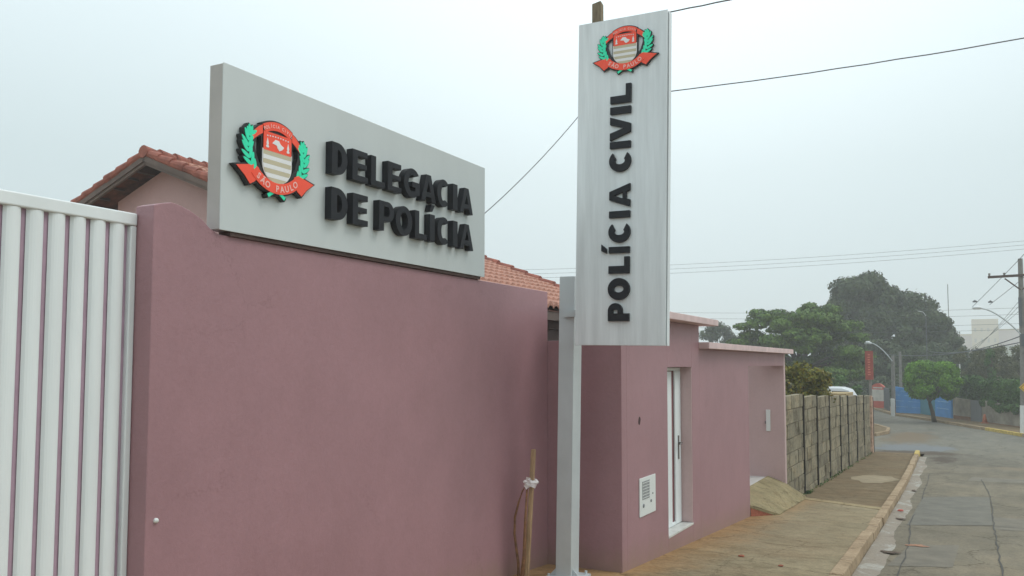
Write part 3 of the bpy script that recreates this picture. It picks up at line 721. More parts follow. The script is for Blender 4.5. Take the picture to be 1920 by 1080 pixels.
# ------------------------------------------------------------------ entrance building
XE = -3.4; YA, YB, YC = 8.76, 11.8, 18.0; ZD = 1.67
eb = thing('entrance_building', 'low pink entrance block with a white slatted door and an open porch', 'building', (-4.2, 13, gz(13)))
m = MB()
XI = -3.66     # inner face of the street wall
m.box(-4.32, -4.10, YA, YA+.16, -1.2, 1.975)                # low return beside the boundary wall
m.box(-4.10, XE, YA, YA+.16, -1.3, 2.255)                   # end face towards the camera
m.box(XI, XE, YA+.16, 10.36, -1.4, 2.255)                   # left of door
m.box(XI, XE, 10.36, 11.43, ZD, 2.255)                      # over the door
m.box(XI, XE, 10.36, 11.43, -1.5, -.475)                    # below the doorstep
m.box(XI, XE, 11.43, YB, -1.5, 2.255)
m.box(XI, XE, YB, 14.80, -1.6, 1.925)                       # wall between door and porch
m.box(XI, XE, 14.80, YC, ZD+.01, 1.925)                     # lintel
m.box(XI, XE, 14.80, YC, -1.7, -.95)                        # plinth of the porch
m.box(-6.2, XI, YA+.16, YA+.30, -1.2, 2.0) if False else None
m.box(-6.0, -5.84, YA+.16, YC+.15, -1.3, 1.925)             # rear wall
obj('wall', m, PINK, eb, bevel=.004)
obj('porch_side_wall', MB().box(-5.84, XE-.004, YC, YC+.15, -1.7, 1.925), PINKL, eb, bevel=.004, label='paler pink side wall of the porch')
obj('porch_inner_wall', MB().box(-5.84, XI, 14.62, 14.78, -1.6, 1.925), PINKL, eb)
m = MB(); m.box(XI, XE-.004, 11.412, 11.429, -.44, ZD-.002); obj('door_reveal', m, PINKL, eb)
m = MB(); m.box(-4.06, XE+.20, YA-.12, YB+.32, 2.258, 2.345); obj('roof_slab', m, COPE, eb, bevel=.006, label='higher flat coping slab over the door')
m = MB(); m.box(-3.86, XE+.15, YB+.003, YC+.28, 1.928, 2.02); obj('roof_slab', m, COPE, eb, bevel=.006, label='lower flat coping slab over the porch')
m = MB()
for k in range(3):
    y0 = 12.0+k*.2
    m.tube([(-3.9, y0, 2.0), (-4.9, y0, 2.16)], [.08, .065], 10)
obj('roof_tiles', m, TILE, eb, smooth=True)
m = MB(); m.box(-5.84, -3.762, 14.80, YC, -.90, -.612); obj('porch_floor', m, MARB, eb)
m = MB(); m.box(XI, XE+.004, 10.36, 11.43, -.472, -.445); obj('doorstep', m, MARB, eb, bevel=.003)
# door of two broad white slats with a slit between, in a thin frame
XD = -3.57
d_ = MB(); d_.box(XD-.03, XD-.012, 10.36, 11.41, -.44, ZD-.004)
door = obj('door', d_, simple('door_slit_paint', (.22, .08, .09), .6), eb, label='white door with dark pink slits between its slats')
def slat(y0, y1, xo=0):
    m = MB(); n = 8; lp = [(y0+(y1-y0)*q/n, XD+xo+.022*math.sin(math.pi*q/n)**.5) for q in range(n+1)]
    for q in range(n): m.face([(lp[q][1], lp[q][0], -.40), (lp[q+1][1], lp[q+1][0], -.40), (lp[q+1][1], lp[q+1][0], ZD-.06), (lp[q][1], lp[q][0], ZD-.06)])
    o = obj('slat', m, GATEW, door, fixn=False)
    for p_ in o.data.polygons: p_.use_smooth = True
slat(10.38, 10.69, -.008); slat(10.77, 11.065, -.008)
m = MB(); m.box(XD-.01, XD+.018, 11.15, 11.40, -.44, ZD-.05); obj('lock_stile', m, GATEW, door, bevel=.01)
obj('door_rail', MB().box(XD-.01, XD+.014, 10.36, 11.41, ZD-.05, ZD-.006), GATEW, door, bevel=.004); obj('door_rail', MB().box(XD-.01, XD+.014, 10.36, 11.145, -.44, -.40), GATEW, door, bevel=.004)
m = MB(); m.box(XD+.018, XD+.028, 11.25, 11.29, .42, .74); obj('handle_plate', m, CHROME, door, bevel=.004)
m = MB(); m.tube([(XD+.028, 11.27, .64), (XD+.07, 11.27, .64), (XD+.075, 11.15, .635)], .011, 8); obj('handle', m, CHROME, door, smooth=True)
# meter box
m = MB(); m.box(XE+.001, XE+.014, 9.285, 9.835, -.045, .395); mb_ = obj('meter_box', m, WPLAST, eb, bevel=.004)
m = MB(); m.box(XE+.0145, XE+.018, 9.37, 9.61, .145, .352); obj('meter_window', m, GREYG, mb_)
m = MB()
for i in range(6): m.box(XE+.0185, XE+.021, 9.37, 9.61, .16+i*.034, .167+i*.034)
for i in range(5): m.box(XE+.0185, XE+.0208, 9.395+i*.046, 9.401+i*.046, .145, .352)
obj('window_grille', m, WPLAST, mb_)
m = MB()
for (y_, z_, r_) in ((9.40, .075, .022), (9.66, .10, .016), (9.72, .18, .008)):
    obj('latch', MB().tube([(XE+.014, y_, z_), (XE+.023, y_, z_)], r_, 10), GREYG, mb_)
# cable hole in the wall
m = MB(); pts = [(XE+.002, 9.32+.038*math.cos(t)*(1+.2*math.sin(2*t)), 1.055+.048*math.sin(t)) for t in np.linspace(0, 6.28, 16, endpoint=False)]
m.face(pts); obj('wall_hole', m, simple('hole_dark', (.06, .03, .03), .9), eb)
# intercom on the porch side wall
ic = thing('intercom', 'narrow white intercom on the pale porch wall, right of the porch opening', 'intercom', (-3.73, YC, .35))
m = MB(); m.box(-3.775, -3.69, YC-.035, YC-.001, .33, .77); obj('intercom_body', m, WPLAST, ic, bevel=.006)
m = MB(); m.box(-3.80, -3.776, YC-.03, YC-.012, .48, .535); obj('intercom_button', m, CHROME, ic)
# ramp up to the porch
rp = thing('concrete_ramp', 'rough concrete ramp rising from the pavement to the open porch', 'ramp', (-3.2, 16.5, gz(16.5)))
m = MB(); T = [(-3.76, 14.80, -.60), (-3.76, 17.995, -.59), (-3.405, 17.995, -.72), (-3.23, 18.98, -1.07), (-3.06, 18.38, -1.035), (-3.01, 15.33, -.905), (-3.405, 14.805, -.705)]
m.face([T[q] for q in (0, 1, 2, 6)]); m.face([T[q] for q in (2, 3, 4)])
rdr = random.Random(19); nr_ = 26; e0, e1 = [], []
for k in range(nr_+1):      # rough cast surface between the wall line and its ragged toe
    f = k/nr_; a = Vector(T[6]).lerp(Vector(T[2]), f); b = Vector(T[5]).lerp(Vector(T[4]), f)
    row = []
    for q in range(7):
        p_ = a.lerp(b, q/6); jz = 0 if q == 0 else rdr.uniform(-.012, .016)+.012*math.sin(k*1.3)
        if q == 6: p_ = p_+Vector((rdr.uniform(-.03, .03), 0, -.005)); jz = 0
        row.append((p_.x, p_.y, p_.z+jz))
    if k:
        for q in range(6): m.face([prev[q], prev[q+1], row[q+1], row[q]])
    prev = row
m.face([T[0], T[1], (-3.76, 17.995, -.70), (-3.76, 14.80, -.70)])
for a, b in ((T[6], T[5]), (T[5], T[4]), (T[4], T[3])):
    m.face([a, b, (b[0], b[1], b[2]-.045), (a[0], a[1], a[2]-.045)])
obj('ramp_surface', m, sidewalkmat('ramp_concrete', (.22, .18, .10), (.33, .275, .155), (.35, .27, .15)), rp)
m = MB(); m.face([(-3.398, 14.82, -.75), (-3.02, 15.34, -.95), (-3.02, 15.36, -1.1), (-3.398, 14.82, -1.0)])
m.face([(-3.02, 15.34, -.94), (-3.06, 18.3, -1.08), (-3.06, 18.3, -1.2), (-3.02, 15.36, -1.1)]); obj('brick_edge', m, BRICK, rp)

# ------------------------------------------------------------------ house behind the wall
RX, RY0, RY1, RZ, SL = -14.0, 10.9, 16.25, EYE+4.03, .39
EX0, EX1 = -22.2, -5.95
hs = thing('tiled_house', 'pink gabled house with a red barrel tile roof behind the boundary wall', 'house', (-14, 13.5, gz(13)))
def roofz(x_): return RZ-SL*abs(x_-RX)
m = MB(); fr = (Vector((0, 11.35, 0)), Vector((1, 0, 0)), Vector((0, 0, 1)), Vector((0, 1, 0)))
m.prism(fr, [[(-15.3, -1), (-8.4, -1), (-8.4, roofz(-8.4)-.22), (RX, RZ-.22), (-15.3, roofz(-15.3)-.22)]], 0, 4.4)
obj('wall', m, PINKH, hs)
m = MB(); m.prism((Vector((0, 11.34, 0)), Vector((1, 0, 0)), Vector((0, 0, 1)), Vector((0, -1, 0))), [[(-8.39, .6), (-8.3, .6), (-8.3, 2.2), (-8.39, 2.2)]], 0, .02)
def tiled(sign_):
    m = MB(); cosl = 1/math.sqrt(1+SL*SL)
    rowL = .37; L = abs((EX1 if sign_ > 0 else EX0)-RX)/cosl; nr = int(L/rowL)+1; pw_ = .205; nc = int((RY1-RY0)/pw_)
    for r_ in range(nr):
        s0 = r_*rowL; s1 = min(L, s0+rowL+.02)
        lv0 = .012; lv1 = .055
        nseg = nc*8; b = len(m.v)
        for (s_, lv) in ((s0, lv0), (s1, lv1)):
            for q in range(nseg+1):
                y_ = RY0+(RY1-RY0)*q/nseg; ph = (q % 8)/8
                hgt = .055*abs(math.sin(math.pi*ph))**.7
                x_ = RX+sign_*s_*cosl; z_ = RZ-s_*SL*cosl+lv+hgt
                m.v.append((x_, y_, z_))
        for q in range(nseg): m.f.append((b+q, b+q+1, b+nseg+1+q+1, b+nseg+1+q))
        # riser
        b2 = len(m.v)
        for q in range(nseg+1):
            v = m.v[b+nseg+1+q]; m.v.append((v[0], v[1], v[2]-.045))
        for q in range(nseg): m.f.append((b+nseg+1+q, b+nseg+1+q+1, b2+q+1, b2+q))
    return m
rf = obj('roof', tiled(1), TILEF, hs, fixn=False)
obj('roof', tiled(-1), TILEF, hs, fixn=False)
def vergerow(y_, sgn, xe):
    m = MB(); n = int(abs(xe-RX)/.34); rd = random.Random(int(y_*7)+sgn)
    for k in range(n):
        f0 = RX+sgn*(.02+.34*k); f1 = f0+sgn*.40
        j = rd.uniform(-.015, .015)
        m.tube([(f0, y_+j, roofz(f0)+.035), (f1, y_+j, roofz(f1)+.062)], [.082, .10], 10)
    return m
obj('verge_tiles', vergerow(RY0+.06, 1, EX1), TILE, rf, smooth=False); obj('verge_tiles', vergerow(RY0+.06, -1, EX0), TILE, rf)
obj('verge_tiles', vergerow(RY1-.06, 1, EX1), TILE, rf)
m = MB(); n = int((RY1-RY0)/.36)
for k in range(n+1):
    y_ = RY0+.36*k; m.tube([(RX, y_-.02, RZ+.065), (RX, y_+.40, RZ+.035)], [.125, .10], 12)
obj('ridge_tiles', m, TILE, rf)
m = MB()
for sgn, xe in ((1, EX1), (-1, EX0)):
    for (o_, th, dy) in ((-.07, .10, 0), (-.155, .06, .03)):
        m.bar((RX, RY0+.02+dy, RZ+o_), (xe, RY0+.02+dy, roofz(xe)+o_), .05, th)
    m.bar((RX, RY1-.04, RZ-.07), (xe, RY1-.04, roofz(xe)-.07), .05, .12)
m.box(EX1-.06, EX1-.015, RY0, RY1, roofz(EX1)-.17, roofz(EX1)-.02)
obj('fascia', m, FASC, hs)
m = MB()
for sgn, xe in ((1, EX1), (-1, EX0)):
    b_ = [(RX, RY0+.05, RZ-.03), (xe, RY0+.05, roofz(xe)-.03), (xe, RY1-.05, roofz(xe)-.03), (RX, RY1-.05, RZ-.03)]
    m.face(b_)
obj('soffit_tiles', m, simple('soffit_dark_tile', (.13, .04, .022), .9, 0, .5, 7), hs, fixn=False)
m = MB()
for x_ in (-14.25, -15.9, -17.5, -19.1, -12.2, -10.6, -9.0, -7.4, -6.3): m.box(x_-.06, x_+.06, RY0+.06, RY1-.06, roofz(x_)-.20, roofz(x_)-.05)
for k in range(18):
    x_ = RX-.3-k*.42
    m.box(x_-.025, x_+.025, RY0+.06, 11.349, roofz(x_)-.075, roofz(x_)-.035)
obj('purlins', m, DARKW, hs)
obj('shutter', MB().box(-8.39, -8.34, 11.5, 15.6, -.6, 2.2), DARKW, hs); obj('eave_beam', MB().box(EX1-.35, EX1-.2, RY0+.1, RY1-.1, roofz(EX1)-.30, roofz(EX1)-.14), DARKW, hs); obj('veranda_screen', MB().box(EX1-.30, EX1-.26, 11.2, 15.8, -.6, roofz(EX1)-.305), DARKW, hs)
for y_ in (11.1, 13.5, 15.9): obj('veranda_post', MB().box(EX1-.35, EX1-.2, y_-.08, y_+.08, -1, roofz(EX1)-.30), PINKH, hs)

# ------------------------------------------------------------------ stake, sapling, rag
st = MB(); st.hexa([(-4.120, 7.83, -.55), (-4.078, 7.84, -.55), (-4.082, 7.875, -.55), (-4.122, 7.865, -.55),
                    (-4.040, 7.83, .83), (-3.994, 7.835, .835), (-3.998, 7.87, .83), (-4.044, 7.865, .825)])
st = obj('stake', st, WOOD, bevel=.004); tag(st, 'upright wooden stake driven into the ground in front of the pink wall', 'stake')
m = MB(); m.tube([(-4.20, 7.86, -.6), (-4.20, 7.86, -.35), (-4.24, 7.85, -.05), (-4.235, 7.85, .12), (-4.19, 7.85, .28), (-4.145, 7.85, .40), (-4.09, 7.82, .46)], [.016, .015, .013, .012, .011, .008, .004], 8)
m.tube([(-4.14, 7.80, -.6), (-4.10, 7.80, -.25), (-4.085, 7.80, .15), (-4.06, 7.80, .55)], [.026, .02, .014, .007], 8)
tag(obj('sapling', m, TWIG, smooth=True), 'bare brown sapling stem leaning on the wooden stake', 'sapling')
rd = random.Random(4); m = MB()
m.tube([(-4.095, 7.80, .50), (-4.02, 7.80, .49), (-3.97, 7.84, .50), (-4.02, 7.90, .505), (-4.09, 7.895, .50), (-4.095, 7.80, .50)], [.02, .024, .018, .02, .018, .02], 8)
for k in range(9):
    a = rd.uniform(0, 6.28); L_ = rd.uniform(.05, .09); c0 = Vector((-4.04+rd.uniform(-.02, .02), 7.79, .50))
    d1 = Vector((math.cos(a), -.15, math.sin(a)*.8-.1)); d2 = Vector((-math.sin(a), -.1, math.cos(a)))
    P_ = [c0, c0+d1*L_*.5+d2*.022, c0+d1*L_+d2*.03, c0+d1*L_-d2*.02, c0+d1*L_*.5-d2*.024+Vector((0, -.02, 0))]
    m.face(P_)
tag(obj('rag', m, CLOTH, fixn=False), 'torn white rag knotted around the wooden stake', 'rag')
# stones and litter lying by the kerb and on the pavement
random.seed(12)
def pebble(x_, y_, z_, s_, mat, lab, cat, nm):
    m = MB(); rd = random.Random(int(x_*100+y_*10)); n = 7; rings = [(-.4, .7), (0, 1), (.35, .75), (.5, .2)]
    for (h, r_) in rings:
        for k in range(n):
            a = 2*math.pi*k/n; q = rd.uniform(.8, 1.2); m.v.append((x_+s_*r_*q*math.cos(a)*1.2, y_+s_*r_*q*math.sin(a), z_+s_*h*.8))
    for j in range(3):
        for k in range(n): m.f.append((j*n+k, j*n+(k+1) % n, (j+1)*n+(k+1) % n, (j+1)*n+k))
    m.f.append(tuple(3*n+k for k in range(n)))
    return tag(obj(nm, m, mat), lab, cat, 'loose bits lying on the pavement and gutter')
pebble(-2.55, 10.6, gz(10.6)+.01, .035, BRICK, 'small red brick crumb on the near pavement, nearer the doorstep', 'brick crumb', 'brick_crumb')
pebble(-2.0, 10.2, gz(10.2)+.01, .028, BRICK, 'small red brick crumb on the near pavement, nearer the kerb', 'brick crumb', 'brick_crumb')
pebble(-1.26, 18.2, rz(18.2)+.04, .05, REDB, 'small red scrap in the gutter beside the pavement joint', 'litter', 'litter')
# pebble(-1.22, 12.95, rz(12.95)+.04, .05, WPLAST, 'small white scrap in the gutter by the broken hole', 'litter', 'litter')

# ------------------------------------------------------------------ rough block wall
POSTD = simple('gap_shade_post', (.028, .024, .019), .95, 0, .4, 6, spec=.1)  # near-black: shade of the gaps between bays is put into the colour
bw = thing('block_wall', 'weathered grey concrete block wall with dark upright posts past the porch', 'wall', (-3.5, 26.8, gz(26.8)))
posts = [18.16, 20.35, 22.3, 24.4, 26.6, 28.4, 30.7, 32.9, 35.15]
def wtop(y_): return float(np.interp(y_, [18, 22, 28, 35.5], [1.11, .93, .74, .50]))
rd = random.Random(21); bm_ = MB(); mo = MB(); ps = MB()
for i in range(len(posts)-1):
    a, b = posts[i], posts[i+1]; zt_ = wtop((a+b)/2+.2); zb_ = gz(b)-.25
    mo.box(-3.56, -3.445, a, b, zb_, zt_-.03)
    nrow = 8; rh = (zt_-zb_)/nrow
    for r_ in range(nrow):
        z0 = zb_+r_*rh; y_ = a+.045-(rd.uniform(.3, .6) if r_ % 2 else 0)
        while y_ < b-.05:
            wd = rd.uniform(.55, 1.1); y1 = max(a+.06, y_); y2 = min(b-.06, y_+wd-.016)
            if y2-y1 > .05:
                dx = rd.uniform(-.012, .012); tl = rd.uniform(-.006, .006)
                bm_.hexa([(-3.56, y1, z0+.010), (-3.424+dx*.8, y1, z0+.008+tl), (-3.424+dx*.8, y2, z0+.008-tl), (-3.56, y2, z0+.010), (-3.56, y1, z0+rh-.008), (-3.427+dx*.8, y1, z0+rh-.010+tl), (-3.427+dx*.8, y2, z0+rh-.010-tl), (-3.56, y2, z0+rh-.008)])
            y_ += wd
obj('blocks', bm_, BLOCK, bw, bevel=.007); obj('mortar', mo, MORT, bw)
for y_ in posts[1:-1]:
    m = MB(); m.box(-3.57, -3.404, y_-.05, y_+.05, gz(y_)-.3, wtop(y_)+.01); obj('post', m, POSTD, bw)
m = MB(); m.box(-3.62, -3.36, 35.19, 35.48, gz(35)-.3, .50); obj('end_pillar', m, PEEL, bw, label='end pillar with peeling white and orange paint')
m = MB(); m.box(-3.55, -3.34, 35.485, 35.60, gz(35)-.2, .44); obj('end_post', m, DARKW, bw)

# ================================================================== VEGETATION
def leaves(pts, size, seed, flat=.5):
    rs = np.random.RandomState(seed); pts = np.asarray(pts); n = len(pts)
    nrm = rs.normal(size=(n, 3))*(.55 if pts.shape[1] == 6 else 1)
    if pts.shape[1] == 6: nrm += pts[:, 3:]; pts = pts[:, :3]
    nrm[:, 2] += flat*.6; nrm /= np.linalg.norm(nrm, axis=1)[:, None]
    t = rs.normal(size=(n, 3)); u = np.cross(nrm, t); u /= np.linalg.norm(u, axis=1)[:, None]; v = np.cross(nrm, u)
    s_ = size*rs.uniform(.55, 1.35, n)[:, None]; as_ = rs.uniform(.45, .8, n)[:, None]
    p = np.asarray(pts)
    bend = nrm*s_*.25
    V4 = np.stack([p-u*s_, p-v*s_*as_+bend, p+u*s_, p+v*s_*as_+bend], 1).reshape(-1, 3)
    return V4, np.arange(4*n).reshape(-1, 4)
def leafobj(name, pts, size, seed, mat, parent, flat=.5):
    V4, F4 = leaves(pts, size, seed, flat)
    root = parent
    while root is not None and root.parent is not None: root = root.parent
    if root is not None: V4 = V4-np.array(root['_b'])
    me = bpy.data.meshes.new(name); n = len(F4)
    me.vertices.add(4*n); me.vertices.foreach_set('co', V4.ravel()); me.loops.add(4*n); me.polygons.add(n)
    me.loops.foreach_set('vertex_index', F4.ravel()); me.polygons.foreach_set('loop_start', np.arange(0, 4*n, 4)); me.polygons.foreach_set('loop_total', np.full(n, 4))
    me.update(calc_edges=True); me.materials.append(mat)
    o = bpy.data.objects.new(name, me); COL.objects.link(o)
    if parent is not None: o.parent = parent
    return o
def crownpts(blobs, n, seed, inner=.35):
    rs = np.random.RandomState(seed); vol = np.array([max(b[3]*b[4], .01) for b in blobs])
    out_ = []
    for b, c_ in zip(blobs, rs.multinomial(n, vol/vol.sum())):
        d = rs.normal(size=(c_, 3)); d /= np.linalg.norm(d, axis=1)[:, None]
        r_ = inner+(1-inner)*rs.uniform(0, 1, c_)**.5; r_ *= 1+rs.normal(0, .07, c_)
        out_.append(np.concatenate([np.array(b[:3])+d*r_[:, None]*np.array([b[3], b[3], b[4]]), d], 1))
    return np.concatenate(out_)
def tree(name, label, cx_, cy_, z0, blobs, n, size, mat, seed, group=None, cat='tree', trunk_r=.25, ztop=None, lean=0, flat=.5, inner=.35, nlimb=9):
    t = thing(name, label, cat, (cx_, cy_, z0), group)
    leafobj('crown', crownpts(blobs, n, seed, inner), size, seed, mat, t, flat)
    rd = random.Random(seed); m = MB(); zt_ = ztop if ztop else sum(b[2] for b in blobs)/len(blobs)
    fork = Vector((cx_+lean, cy_, z0+(zt_-z0)*.55))
    m.tube([(cx_, cy_, z0-.2), (cx_+lean*.4, cy_, z0+(zt_-z0)*.25), fork], [trunk_r*1.3, trunk_r, trunk_r*.8], 9)
    for b in rd.sample(blobs, min(nlimb, len(blobs))):
        e_ = Vector(b[:3]); md = fork.lerp(e_, .5)+Vector((0, 0, .12*(e_-fork).length))
        m.tube([fork, md, e_], [trunk_r*.55, trunk_r*.32, trunk_r*.08], 6)
    obj('trunk', m, BARK, t, smooth=True)
    return t
def dome(cx_, cy_, cz_, rx_, rz_, nb, br, bz, seed, low=-.35):
    rd = random.Random(seed); o_ = []
    while len(o_) < nb:
        a = rd.uniform(0, 2*math.pi); u_ = rd.uniform(low, 1); r_ = rd.uniform(.45, 1)**.6
        hr = math.sqrt(max(0, 1-u_*u_*(.95 if u_ > 0 else .4)))
        s_ = rd.uniform(.65, 1.25)
        o_.append((cx_+rx_*r_*hr*math.cos(a), cy_+rx_*r_*hr*math.sin(a)*.8, cz_+rz_*u_*r_, br*s_, bz*s_))
    return o_
# broad tiered tree behind the block wall
bl = dome(-10.1, 59, 2.6, 3.9, 3.2, 62, .95, .36, 1, -.55)+dome(-9.0, 59, 4.3, 1.8, 1.5, 12, .7, .3, 2)+dome(-12.4, 58.6, 4.2, 1.5, 1.2, 10, .7, .3, 6)+dome(-9.2, 59.5, 1.1, 3.2, 1.1, 26, .9, .4, 16, -.8)+[(-6.6, 59, 2.2, .9, .4), (-6.3, 59, 1.3, .9, .5), (-13.9, 58, 3.2, .9, .3), (-13.6, 58, 4.3, .7, .25)]
tree('broad_tree', 'broad bright green tree with tiered leaves behind the block wall', -10.1, 59, gz(59), bl, 50000, .115, LF_MID, 11, trunk_r=.3, ztop=3.6, flat=.9, inner=.45, nlimb=16)
# tall dark tree fading into the mist
bl = dome(-8.6, 84, 5.6, 3.3, 4.2, 46, 1.25, .85, 3, -.5)+dome(-5.0, 84, 4.1, 3.3, 3.6, 40, 1.2, .8, 4, -.5)+dome(-2.6, 84, 2.6, 2.2, 2.4, 22, .9, .6, 5)+dome(-6.6, 84, 6.2, 3.0, 2.6, 26, 1.2, .85, 17, -.5)+[(-2.9, 84, 7.0, .75, .45), (-3.6, 84, 6.6, .8, .6), (-10.8, 84, 7.2, 1.1, .8), (-11.3, 84, 5.6, 1.2, .9), (-7.6, 84, 9.1, 1.2, .8), (-9.2, 84, 9.2, 1.2, .7)]
tree('tall_tree', 'tall dark domed tree fading in mist, highest in the picture', -6.5, 84, gz(84), bl, 75000, .16, LF_BIG, 12, trunk_r=.55, ztop=5, inner=.5, nlimb=18)
# darker trees under it
grp = 'dark trees beyond the junction'
for i, (x_, y_, cz, rx_, rzz, lab) in enumerate([(-9.3, 78, 1.5, 2.2, 2.0, 'dark tree behind the red upright sign'), (-6.4, 80, 1.7, 2.2, 2.2, 'dark tree behind the small street lamp'), (-3.2, 80, 1.3, 2.2, 1.8, 'dark tree behind the blue wall and the round tree'), (-.6, 80, .8, 1.8, 1.3, 'dark low tree right of the round street tree')]):
    tree('dark_tree', lab, x_, y_, gz(y_), dome(x_, y_, cz, rx_, rzz, 26, .8, .6, 30+i, -.6), 11000, .15, LF_BIG, 40+i, grp, trunk_r=.16, ztop=cz, inner=.2)
for i, (x_, y_, cz, rx_, rzz, lab) in enumerate([(-23.3, 87, 4.0, 1.5, 1.9, 'pale misty tree just above the lower coping, seen left of the broad tree'), (-21.4, 88, 3.4, 1.6, 1.8, 'thin misty tree touching the left side of the broad tree')]):
    tree('misty_tree', lab, x_, y_, gz(y_), dome(x_, y_, cz, rx_, rzz, 16, .6, .5, 50+i, -.8), 3200, .13, LF_BIG, 60+i, 'misty trees left of the broad tree', trunk_r=.12, ztop=cz, inner=.1)
for i, (x_, y_, cz, rx_, rzz, lab) in enumerate([(-9.8, 75, -.6, 1.9, 1.1, 'dark shrub low behind the white van'), (-6.9, 76.5, -.5, 1.9, 1.2, 'dark shrub behind the red and cream painted wall'), (-4.2, 77, -.4, 1.9, 1.2, 'dark shrub above the left half of the blue wall'), (-1.4, 77, -.5, 2.0, 1.3, 'dark shrub above the right half of the blue wall')]):
    tree('dark_shrub', lab, x_, y_, gz(y_), dome(x_, y_, cz, rx_, rzz, 30, .6, .45, 130+i, -.9), 7000, .13, LF_BIG, 140+i, 'dark shrubs under the trees', cat='shrub', trunk_r=.08, ztop=cz, inner=.4)
# clipped round street tree
rs = random.Random(2)
bl = []
rdd = random.Random(7)
while len(bl) < 130:
    a = rdd.uniform(0, 6.283); ph_ = rdd.uniform(-1.2, 1.45); r_ = rdd.uniform(.55, 1)**.5
    sg = lambda q, e_: math.copysign(abs(q)**e_, q)
    bl.append((-2.0+1.38*r_*sg(math.cos(a), .8)*sg(math.cos(ph_), .55), 57+1.1*r_*math.sin(a)*sg(math.cos(ph_), .55), 0.74+1.0*r_*sg(math.sin(ph_), .75), .37*rdd.uniform(.8, 1.2), .30))
rt = tree('round_tree', 'bright green clipped round street tree on the opposite pavement', -1.95, 57.6, gz(58), bl, 55000, .07, LF_ROUND, 13, trunk_r=.12, ztop=.3, lean=-.25, inner=.5, nlimb=8)
# ochre bush behind the block wall
bl = dome(-4.65, 25.2, .95, 1.15, .75, 44, .32, .24, 8, -.8)+[(-4.95, 25.2, 1.5, .4, .28), (-4.0, 25.3, .95, .3, .22), (-5.3, 25, 1.6, .4, .25), (-4.2, 25.2, 1.2, .35, .22)]
tree('garden_bush', 'olive and ochre leaved bush rising over the block wall beside the porch', -4.6, 25.2, gz(25), bl, 14000, .05, LF_BUSH, 14, cat='bush', trunk_r=.05, ztop=.8, inner=.2)
bl = dome(-6.0, 47.5, .4, .8, .9, 12, .35, .3, 9, -.8)
tree('small_green_tree', 'small light green tree by the house beyond the block wall', -6.3, 47.5, gz(47), bl, 2200, .08, LF_HEDGE, 15, trunk_r=.05, ztop=.3)
# scrub and hedge on the right
for i, (x_, y_, cz, rx_, rzz, lab) in enumerate([(.1, 70, 1.6, 1.5, 1.5, 'thin olive tree right of the round tree, behind the grey wall'), (1.7, 68, 1.7, 1.2, 1.5, 'thin olive tree around the ivy covered trunk'), (3.4, 70, 1.9, 1.2, 1.3, 'thin olive tree behind the right hand utility pole')]):
    tree('olive_tree', lab, x_, y_, gz(y_), dome(x_, y_, cz-.3, rx_*1.1, rzz*1.1, 44, .5, .4, 70+i, -.95), 9500, .075, LF_SCRUB, 80+i, 'thin olive trees on the right', trunk_r=.07, ztop=cz, inner=.05)
tk = thing('ivy_trunk', 'dead dark tree trunk topped with ivy on the right', 'tree', (1.35, 65, gz(65)))
m = MB(); m.tube([(1.35, 65, -1.8), (1.36, 65, 0), (1.34, 65, 1.6), (1.36, 65, 2.5)], [.2, .17, .16, .1], 9); obj('trunk', m, BARK, tk, smooth=True)
leafobj('ivy', crownpts([(1.33, 65, 2.4, .28, .42), (1.2, 65, 1.9, .3, .3), (1.38, 65, 1.0, .25, .9)], 1400, 5), .07, 6, LF_HEDGE, tk)
bl = []
rd = random.Random(31)
for k in range(70):
    f = rd.random(); x_ = -.75+3.4*f; y_ = 59.9-8.0*f
    bl.append((x_+.35, y_+.5, rd.uniform(-.35, .85)-.25*f, rd.uniform(.35, .6), rd.uniform(.28, .42)))
for k in range(14):
    f = rd.uniform(.35, 1); bl.append((-.75+3.4*f+.05, 59.9-8.0*f-.1, rd.uniform(-.75, -.4)-.1*f, .22, .22))
hd = thing('hedge', 'dark green hedge spilling over the old grey wall', 'hedge', (1.4, 55.5, gz(55)))
leafobj('foliage', crownpts(bl, 26000, 17, .4), .07, 18, LF_HEDGE, hd)
for k in range(8):
    f = k/7; obj('stem', MB().tube([(-.5+3.3*f, 59.9-7.6*f, -1.7), (-.45+3.3*f, 59.8-7.6*f, 0)], .04, 6), BARK, hd)
# weeds along the block wall
wp = []
rd = random.Random(77)
for k in range(120):
    y_ = rd.uniform(18.8, 35) if k % 3 else 20.35
    for q in range(rd.randint(2, 7)): wp.append((-3.37+rd.uniform(-.02, .07), y_+rd.uniform(-.1, .1), fz(y_)+rd.uniform(.0, .06)))
tag(leafobj('weeds', np.array(wp), .022, 9, LF_HEDGE, None), 'small weeds along the foot of the block wall', kind='stuff')

# ================================================================== BEYOND THE JUNCTION
def wallseg(m, a, b, z0, z1, th=.16):
    a = Vector((a[0], a[1], 0)); b = Vector((b[0], b[1], 0)); d = (b-a).normalized(); n = Vector((-d.y, d.x, 0))*th
    if n.y < 0: n = -n
    z1a, z1b = z1 if isinstance(z1, tuple) else (z1, z1)
    m.hexa([(a.x, a.y, z0), (b.x, b.y, z0), (b.x+n.x, b.y+n.y, z0), (a.x+n.x, a.y+n.y, z0), (a.x, a.y, z1a), (b.x, b.y, z1b), (b.x+n.x, b.y+n.y, z1b), (a.x+n.x, a.y+n.y, z1a)])
    return m
bl_ = thing('blue_wall', 'bright blue painted wall across the junction behind the round tree', 'wall', (-3.7, 65.2, gz(65)))
obj('wall', wallseg(MB(), (-4.72, 65.5), (-3.05, 64.8), -1.95, (.16, -.10)), BLUE, bl_, label='larger blue wall face left of the tree trunk')
